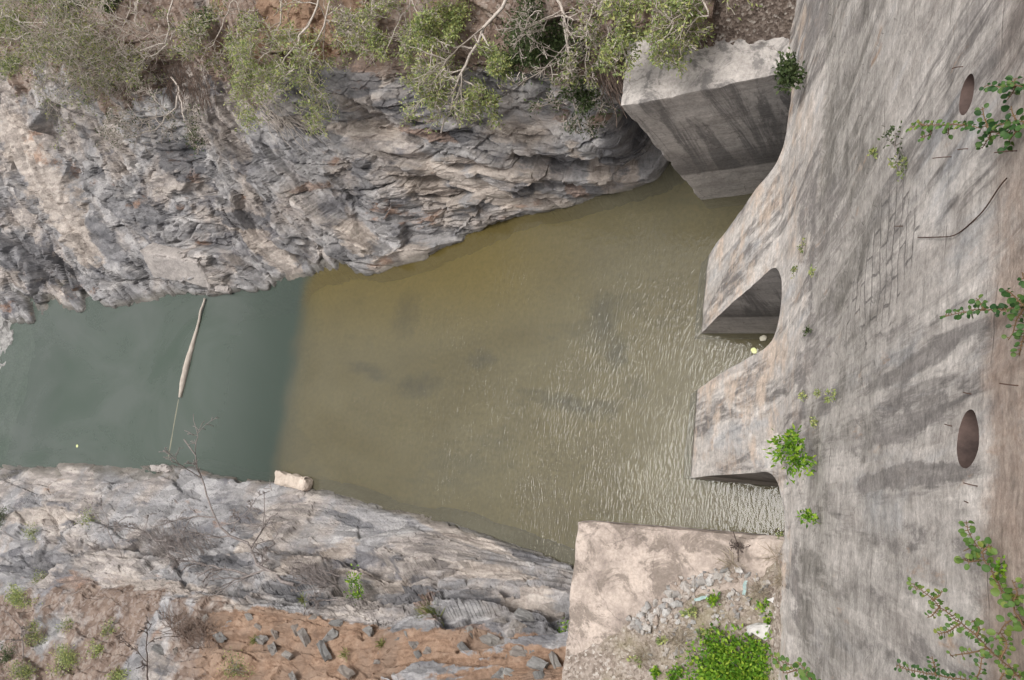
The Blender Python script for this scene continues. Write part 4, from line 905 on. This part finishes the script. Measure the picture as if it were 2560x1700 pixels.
for k in range(300):
    i = rng.integers(0, len(EDGE) - 1); w = rng.uniform(); x = EDGE[i][0] * (1 - w) + EDGE[i + 1][0] * w; y = EDGE[i][1] * (1 - w) + EDGE[i + 1][1] * w
    far = rng.uniform() < .5
    x += rng.normal() * 12 + (rng.uniform(0, 130) if far else 0); y += rng.normal() * 10 + (rng.uniform(0, 120) if far else 4)
    if x > 1930 or y < 1425: continue
    p = atz(x, y, 8.3); s = rng.uniform(.07, .19) if far else rng.uniform(.09, .32)
    o = put('rubble_stone', STONES[k % 7]); o.location = (p[0], p[1], max(8.3, float(dz(np.array([[p[0]]]), np.array([[p[1]]]))[0, 0])) + s * .17); o.scale = (s * 1.2, s, s * .7); o.rotation_euler = (0, 0, rng.uniform(0, 6.3))
    tag(o, 'small pale rubble stone lying along the edge of the debris on the near wing wall', 'stone', 'rubble stones on the near wing wall')
for x, y, s, lab in [(1900, 1583, .75, 'large white broken concrete chunk in the debris near the bright bush'), (1935, 1505, .42, 'small white concrete chunk near the joint of platform and dam'), (1850, 1427, .28, 'tiny white concrete chip at the top of the debris heap'), (1880, 1575, .40, 'flat white concrete fragment beside the large white chunk')]:
    p = atz(x, y, 8.55); o = put('concrete_chunk', SLATES[int(s * 100) % 8].copy()); o.data.materials.clear(); o.data.materials.append(M['white'])
    o.location = p; o.scale = (s, s * .75, s * .35); o.rotation_euler = (.1, .15, s * 9); tag(o, lab, 'rubble', 'white concrete pieces in the debris')
for x, y, a, lab in [(1752, 1496, .4, 'scrap of faded turquoise plastic lying on the debris heap below the rubble edge'), (1862, 1470, 1.5, 'pale blue plastic scrap among rubble near the dam joint')]:
    p = atz(x, y, 8.52); v = [(-.18, -.03, 0), (-.05, -.05, .03), (.08, -.03, .01), (.2, -.05, .03), (.18, .03, .02), (.06, .05, .05), (-.06, .03, .02), (-.17, .04, .04)]
    v += [(a_, b_, c_ - .012) for a_, b_, c_ in v]
    f = [(0, 1, 6, 7), (1, 2, 5, 6), (2, 3, 4, 5), (8, 15, 14, 9), (9, 14, 13, 10), (10, 13, 12, 11)] + [(i, i + 8, (i + 1) % 8 + 8, (i + 1) % 8) for i in range(8)]
    o = put('plastic_scrap', mesh('plastic_scrap', v, f, M['blue'])); o.location = p; o.rotation_euler = (0, 0, a); tag(o, lab, 'litter', 'plastic litter on the debris')
BL = [(1035, 1612, .9), (1020, 1590, .55), (1082, 1632, .8), (1045, 1640, .5), (1130, 1608, .5), (920, 1578, .6), (965, 1592, .55), (1000, 1600, .4), (940, 1655, .45), (868, 1682, .8), (1185, 1590, .8), (1215, 1645, .9), (1245, 1690, .8),
      (622, 1545, .8), (645, 1568, .5), (690, 1588, .7), (822, 1592, 1.2), (812, 1632, .9), (765, 1598, .8), (720, 1640, .6), (545, 1590, .8), (575, 1560, .6), (395, 1625, .8), (440, 1630, .7), (730, 1690, .7), (480, 1585, .6), (990, 1690, .35), (1140, 1660, .35), (780, 1545, .7), (840, 1560, .7), (1300, 1575, 1.1), (1330, 1640, 1.0), (1375, 1600, .7), (1390, 1660, .8), (1290, 1690, .9), (1350, 1700, .9), (1260, 1610, .8), (1400, 1540, .5),
      (1160, 1625, .7), (1195, 1690, 1.0), (1225, 1600, 1.1), (1255, 1650, 1.2), (1320, 1600, 1.2), (1345, 1665, 1.2), (1280, 1640, 1.0), (1390, 1620, 1.0), (1310, 1540, 1.0), (1260, 1560, 1.1), (680, 1620, .9), (655, 1600, .8), (520, 1560, .9), (740, 1575, .8)]
for k, (x, y, s) in enumerate(BL):
    s2 = s * rng.uniform(.75, 1.05); p = BOT.p(x, y, -0.04 * s); o = put('slate_block', SLATES[k % 8])
    o.location = p; o.scale = (s2 * rng.uniform(.8, 1.15), s2 * rng.uniform(.5, .75), s2 * .34); o.rotation_euler = (rng.uniform(.55, .95), rng.uniform(-.25, .2), rng.uniform(-.9, .3))
    if x > 1250: tag(o, 'dark jagged slate block in the broken pile between orange soil and the near wing wall', 'rock', 'slate blocks beside the near wing wall')
    elif x > 840: tag(o, 'grey slate block sticking out of the smooth orange soil slope', 'rock', 'slate blocks in the smooth orange soil')
    else: tag(o, 'grey-brown slate block in the rough stony soil left of the smooth orange slope', 'rock', 'slate blocks in the stony soil')
o = rough_block('boulder', (-1.15, -.34, -.3), (1.15, .34, .36), .06, M['pale_boulder'], .13, freq=2.2, edge=.22)
o.location = atz(735, 1203, .18); o.rotation_euler = (.1, -.03, -.09); tag(o, 'long cream block of stone at the water line of the near bank', 'boulder')
o = rough_block('boulder', (-.8, -.2, -.3), (.8, .2, .22), .06, M['block'], .22, freq=2.2, edge=.3)
o.location = atz(405, 1172, .14); o.rotation_euler = (.1, 0, .03); tag(o, 'lumpy greyish boulder at the water line opposite the floating log', 'boulder')
o = rough_block('concrete_slab', (-2.3, -.95, -.6), (2.3, .95, .45), .08, M['block'], .14, freq=1.3, edge=.3, shear=-.12)
o.location = TOP.p(445, 655, .55); o.rotation_euler = (math.radians(50), math.radians(6), math.radians(-4)); tag(o, 'broken slab of old grey concrete leaning on the cliff foot above the floating log', 'slab')
o = rough_block('boulder', (-.8, -.5, -.4), (.8, .5, .4), .06, M['block'], .3, freq=1.6, edge=.3)
o.location = atz(560, 712, .25); o.rotation_euler = (.2, .2, -.2); tag(o, 'rough brownish boulder in the water beside the broken concrete slab', 'boulder')
# ------------------------------------------------------------------ things in the water
def limb(name, pts, radii, mat, seed, sides=10, n=40, amp=.02):
    q = resample(pts, n); r = np.interp(np.linspace(0, 1, n), np.linspace(0, 1, len(radii)), radii)
    T = unit(np.gradient(q, axis=0)); A = unit(np.cross(T, [0, 0, 1.0])); B = np.cross(T, A); an = np.arange(sides) * 2 * math.pi / sides
    ring = q[:, None] + r[:, None, None] * (np.cos(an)[None, :, None] * A[:, None] + np.sin(an)[None, :, None] * B[:, None])
    vs = ring.reshape(-1, 3); vs = vs + np.stack([fbm(vs * 1.8, 3, seed + k) for k in range(3)], -1) * amp
    idx = np.arange(n * sides).reshape(n, sides); fs = [tuple(f) for f in np.stack([idx[:-1], np.roll(idx, -1, 1)[:-1], np.roll(idx, -1, 1)[1:], idx[1:]], -1).reshape(-1, 4)]
    fs += [tuple(idx[0][::-1]), tuple(idx[-1])]
    return put(name, mesh(name, vs, fs, mat, True))
g = limb('floating_log', [atz(512, 746, .1), atz(503, 775, .12), atz(497, 808, .06), atz(484, 848, .06), atz(466, 920, .06), atz(450, 994, .05)], [.06, .08, .07, .13, .17, .19, .17, .11], M['log'], 3, amp=.05)
tag(g, 'long bleached driftwood log floating across the green water', 'log')
g = limb('sunken_pole', [atz(449, 998, -.075), atz(435, 1080, -.085), atz(420, 1170, -.10)], [.09, .10, .10], M['sunk_wood'], 5)
tag(g, 'pale straight pole lying under water beyond the lower end of the floating log', 'pole')
def disc(name, p, r, h, mat, seed, label, cat):
    an = np.linspace(0, 2 * math.pi, 16, endpoint=False); rr = r * (1 + .14 * np.sin(an * 2 + seed) + .06 * np.sin(an * 5))
    c = np.stack([np.cos(an) * rr, np.sin(an) * rr, an * 0], -1); vs = np.concatenate([c * .9, c + [0, 0, h * .5], c * .82 + [0, 0, h], [[0, 0, h * 1.1]]])
    fs = [(a + i, a + (i + 1) % 16, a + 16 + (i + 1) % 16, a + 16 + i) for a in (0, 16) for i in range(16)] + [(32 + i, 32 + (i + 1) % 16, 48) for i in range(16)] + [tuple(range(15, -1, -1))]
    o = put(name, mesh(name, vs, fs, mat, True)); o.location = p; return tag(o, label, cat)
disc('foam_disc', atz(1909, 846, 0.0), .13, .09, M['foam'], 1, 'round cream coloured foam disc floating in the middle sluice opening', 'litter')
disc('fallen_leaf', atz(193, 1115, 0.0), .11, .02, M['yellow_leaf'], 2, 'single yellow-green leaf floating on the grey-green water', 'leaf')
q = hit_face(1891, 877); disc('fallen_leaf', q + np.array([-.06, 0, .02]), .09, .02, M['yellow_leaf'], 3, 'small yellow leaf lying on the pier edge beside the foam disc', 'leaf')

# ------------------------------------------------------------------ rods and cable in the dam face (parts of the dam)
RODS = [(2395, 170, 0), (2362, 395, 1), (2530, 380, 1), (2410, 375, 0), (2245, 568, 0), (2427, 988, 0), (2378, 1068, 0), (2548, 967, 1), (2450, 1219, 1), (2430, 1263, 0)]
for k, (x, y, big) in enumerate(RODS):
    a = hit_face(x + 10, y - 2); l = .15 if big else .09
    ps = [(resample([a + np.array([.05, 0, 0]), a + np.array([-l * .5, 0, .02]), a + np.array([-l, .02, -.03])], 5), np.full(5, .005))]
    o = tubes('steel_rod', ps, M['rustbar'], dam, 5)
cb = [hit_face(*p) + np.array([-.02, 0, .01]) for p in [(2300, 594), (2330, 594), (2385, 592), (2402, 585), (2440, 553), (2475, 518), (2490, 490), (2505, 465), (2524, 446)]]
tubes('bent_cable', [(resample(cb, 40), np.full(40, .006))], M['rustbar'], dam, 6)

# ------------------------------------------------------------------ plants rooted in the dam
def face_bush(name, lab, x, y, size, n, mat, sd, leaf, **kw):
    p = hit_face(x, y) + np.array([-.9 * size[0], 0, 0]); r = bush(name, lab, 'bush', p, size, n, M[mat], sd, leaf, **kw); return r
b = face_bush('dam_shrub', 'bright green leafy shrub growing out of the dam above the pier nearest the platform', 2040, 1125, (.4, .55, .42), 420, 'leaf_bright', 301, (.12, .055), clumps=12)
face_bush('dam_shrub', 'small dark green shrub on the dam face below the larger bright shrub', 2045, 1295, (.17, .24, .2), 90, 'leaf_bright', 302, (.10, .05), clumps=7)
face_bush('corner_shrub', 'dark green shrub in the corner of far wing wall and dam', 2020, 180, (.45, .75, .65), 700, 'leaf_dark', 303, (.13, .07))
for i, (x, y, s, mat, lab) in enumerate([(2028, 830, .22, 'leaf_dark', 'dark green weed on the joint line right of the middle sluice opening'), (2041, 685, .2, 'leaf_light', 'yellow-green weed on the joint line above the middle sluice opening'), (2012, 620, .3, 'leaf_olive', 'trailing olive weed on the upper pier'), (1990, 680, .2, 'leaf_olive', 'faint olive weed just above the middle arch'), (2018, 992, .2, 'leaf_light', 'yellow weed left of two small weeds on the lower pier joint'), (2055, 985, .16, 'leaf_light', 'tiny green weed between two weeds on the joint line'), (2087, 988, .22, 'leaf_light', 'yellow-green weed rightmost of the three on the joint line'), (2042, 1058, .14, 'leaf_light', 'tiny yellow weed above the bright dam shrub'), (2250, 365, .42, 'leaf_dark', 'creeping dark weed with small round leaves left of the upper leafy branch'), (2260, 412, .3, 'leaf_olive', 'sparse olive weed below the creeping dark weed'), (2192, 388, .14, 'leaf_light', 'tiny green weed left of the sparse olive weed'), (2525, 1425, .16, 'leaf_bright', 'tiny bright weed on the brown upper dam near the lower leafy branches'), (1955, 1340, .22, 'leaf_olive', 'olive weed at the corner of platform edge and dam')]):
    p = hit_face(x, y); bush('dam_weed', lab, 'weed', p + np.array([-.06, 0, 0]), (s * .4, s * .7, s * .6), int(40 + 110 * s), M[mat], 320 + i, (.06, .032), clumps=6, group='weeds on the dam face')

# plants on the near wing wall
p = atz(1895, 1706, 8.5); bush('ivy_bush', 'big dense bright green bush on the debris against the foot of the dam', 'bush', p, (1.95, 1.15, .62), 9500, M['leaf_bright'], 401, (.115, .075), clumps=60, flat=.6)
for i, (x, y, s, n, mat, lab) in enumerate([(1930, 1540, .42, 160, 'leaf_bright', 'leafy green plant beside the white concrete chunk'), (1783, 1500, .22, 70, 'leaf_bright', 'small green plant in the middle of the debris'), (1730, 1530, .2, 60, 'leaf_light', 'small pale green plant left of the middle of the debris'), (1658, 1598, .15, 40, 'leaf_light', 'tiny pale plant on the lower left of the debris'), (1590, 1652, .16, 40, 'leaf_light', 'tiny green sprig on the debris near its left edge'), (1640, 1675, .18, 60, 'leaf_bright', 'small green sprig left of the dense bush'), (1770, 1590, .3, 110, 'leaf_olive', 'olive tuft on debris above the dense bush'), (1690, 1680, .4, 200, 'leaf_bright', 'low bright green plant beside the dense bush')]):
    bush('debris_plant', lab, 'plant', atz(x, y, 8.45), (s, s, s * .7), n, M[mat], 420 + i, (.12, .07), clumps=6, group='small plants on the debris')
for i, (x, y, lab) in enumerate([(1945, 1390, 'dry straw tuft in the joint between platform and dam'), (1960, 1450, 'longer dry straw tuft lower in the joint between platform and dam'), (1830, 1410, 'thin dry straw tuft at the top edge of the debris'), (1900, 1480, 'dry straw tuft among rubble right of the plastic scraps'), (1700, 1600, 'flattened dry straw tuft on the lower debris'), (1610, 1640, 'short dry straw tuft at the left side of the debris')]):
    tuft('straw_tuft', lab, 'straw', atz(x, y, 8.6), .45, 90, M['straw'], 440 + i, .9, group='dry straw tufts on the debris', wid=.018)
root = thing('dry_seedhead', 'dark dry seed head on a thin stalk hanging over the platform edge', 'dry plant', atz(1846, 1366, 8.35))
c = np.array(root.location); st = [np.array(atz(*q)) - c for q in [(1833, 1328, 8.6), (1840, 1350, 8.5), (1846, 1366, 8.42), (1845, 1405, 8.36)]]
tubes('stalk', [(resample(st, 10), np.full(10, .014))], M['bark_dark'], root, 4)
r = np.random.default_rng(9); blades('foliage', r.normal(size=(90, 3)) * np.array([.11, .06, .03]) + [0, 0, .08], r.normal(size=(90, 3)), .1, .04, M['bark_dark'], root, r)

# ------------------------------------------------------------------ leafy branches close to the camera, growing from cracks high in the dam
def vine(label, stems, seed, mat, size, gap=.055, group='round leaved branches high on the dam'):
    rng = np.random.default_rng(seed); W = [[atz(*q) for q in s] for s in stems]; base = W[0][0]
    root = thing('leafy_branch', label, 'branch', base, group); ps = []; pos = []; dr = []
    for w in W:
        L = np.linalg.norm(np.diff(np.array(w), axis=0), axis=1).sum(); n = max(6, int(L / .05)); q = resample(w, n, rng, .004) - base
        ps.append((q, np.linspace(.007, .003, n)))
        m = int(L / (gap * .78))
        for k in range(m):
            t = (k + .5) / m * (n - 1.001); i = int(t); b = q[i] + (q[i + 1] - q[i]) * (t - i); tg = unit(q[i + 1] - q[i])
            for sgn in (-1, 1):
                if rng.uniform() < .18: continue
                side = unit(np.cross(tg, [0.2, 0, 1])) * sgn; d = unit(side + tg * .45 + rng.normal(size=3) * .28)
                st = b + d * .02; pos.append(st); dr.append(d); ps.append((np.array([b, (b + st) / 2, st]), np.full(3, .0035)))
    tubes('stem', ps, M['vine_stem'], root, 4)
    blades('leaves', np.array(pos), np.array(dr), size * .56, size * .53, M[mat], root, rng, True, .72)
    return root
vine('short branch with round green leaves, uppermost of those at the right edge', [[(2640, 215, 23.6), (2560, 214, 23.3), (2500, 216, 23.0), (2462, 214, 22.8)], [(2540, 215, 23.2), (2530, 235, 23.0), (2520, 248, 22.9)], [(2530, 215, 23.2), (2540, 195, 23.1)]], 501, 'leaf_round', .082)
vine('long branch with dark round leaves and a yellow tip crossing below the upper drain hole', [[(2640, 330, 23.6), (2540, 300, 23.2), (2470, 320, 22.9), (2400, 312, 22.6)], [(2540, 300, 23.2), (2520, 340, 23.0), (2480, 330, 22.9)], [(2545, 320, 23.2), (2525, 350, 23.0), (2510, 372, 22.8)], [(2470, 320, 22.9), (2460, 290, 22.9), (2455, 268, 22.9)], [(2540, 300, 23.3), (2530, 280, 23.3), (2528, 265, 23.3)], [(2480, 325, 22.9), (2470, 350, 22.7), (2455, 370, 22.5)]], 502, 'leaf_round', .088)
vine('thin yellowing branch tip left of the dark branch at the upper drain hole', [[(2410, 312, 22.7), (2350, 312, 22.4), (2300, 314, 22.2), (2275, 318, 22.1)], [(2370, 313, 22.5), (2372, 330, 22.4), (2368, 338, 22.4)], [(2320, 314, 22.3), (2330, 335, 22.2), (2300, 345, 22.1)], [(2310, 314, 22.3), (2298, 305, 22.3)]], 503, 'leaf_lime', .072)
vine('bushy round-leaved branch at the middle of the right edge', [[(2640, 780, 23.7), (2560, 765, 23.3), (2500, 775, 23.0), (2430, 775, 22.7), (2385, 788, 22.5), (2350, 792, 22.4)], [(2560, 765, 23.4), (2530, 735, 23.3), (2515, 725, 23.2)], [(2560, 770, 23.3), (2540, 800, 23.2), (2530, 840, 23.1), (2520, 850, 23.1)], [(2580, 790, 23.4), (2555, 850, 23.2), (2548, 890, 23.1)], [(2460, 775, 22.9), (2450, 755, 22.8), (2440, 745, 22.8)], [(2590, 700, 23.5), (2560, 700, 23.4), (2555, 680, 23.4)]], 504, 'leaf_round', .078, .048)
vine('upright branch with large lime green leaves below the lower drain hole', [[(2580, 1600, 23.4), (2540, 1530, 23.2), (2500, 1470, 23.0), (2465, 1400, 22.8), (2425, 1340, 22.6), (2412, 1300, 22.5)], [(2455, 1380, 22.8), (2465, 1368, 22.8), (2480, 1365, 22.8)], [(2440, 1365, 22.7), (2420, 1372, 22.6), (2408, 1378, 22.6)], [(2450, 1400, 22.8), (2420, 1405, 22.7), (2410, 1395, 22.6)], [(2530, 1510, 23.1), (2545, 1480, 23.2), (2530, 1450, 23.2)], [(2545, 1540, 23.2), (2510, 1560, 23.1), (2490, 1600, 23.0)]], 505, 'leaf_lime', .092)
vine('straight diagonal branch with small paired leaves in the lower right corner', [[(2600, 1740, 23.6), (2500, 1650, 23.1), (2420, 1570, 22.7), (2350, 1515, 22.4), (2300, 1475, 22.2), (2272, 1456, 22.1)], [(2470, 1620, 23.0), (2440, 1630, 22.9), (2375, 1640, 22.7)], [(2400, 1560, 22.7), (2370, 1580, 22.6), (2345, 1585, 22.5)], [(2350, 1515, 22.5), (2330, 1540, 22.4), (2318, 1545, 22.4)], [(2330, 1500, 22.4), (2350, 1490, 22.4), (2354, 1476, 22.4)], [(2500, 1650, 23.1), (2520, 1610, 23.1), (2500, 1580, 23.0)], [(2440, 1590, 22.9), (2450, 1570, 22.9), (2430, 1550, 22.8)]], 506, 'leaf_lime', .062, .045)
vine('spray of small olive leaves along the bottom edge below the diagonal branch', [[(2480, 1760, 23.3), (2420, 1700, 22.9), (2340, 1690, 22.6), (2280, 1675, 22.4), (2240, 1662, 22.2)], [(2340, 1690, 22.6), (2335, 1660, 22.5), (2330, 1640, 22.5)], [(2430, 1710, 22.9), (2450, 1680, 22.9), (2455, 1640, 22.9)], [(2490, 1720, 23.2), (2510, 1680, 23.2), (2540, 1690, 23.2)]], 507, 'leaf_round', .06, .045)
vine('yellow-green branch reaching over the dense bush at the bottom edge', [[(2200, 1800, 22.6), (2060, 1720, 21.9), (2010, 1685, 21.6), (1970, 1660, 21.4), (1925, 1635, 21.2)], [(1990, 1675, 21.5), (1960, 1685, 21.4), (1945, 1650, 21.4)], [(2030, 1700, 21.7), (2010, 1670, 21.6), (1995, 1655, 21.6)]], 508, 'leaf_lime', .085, .06)
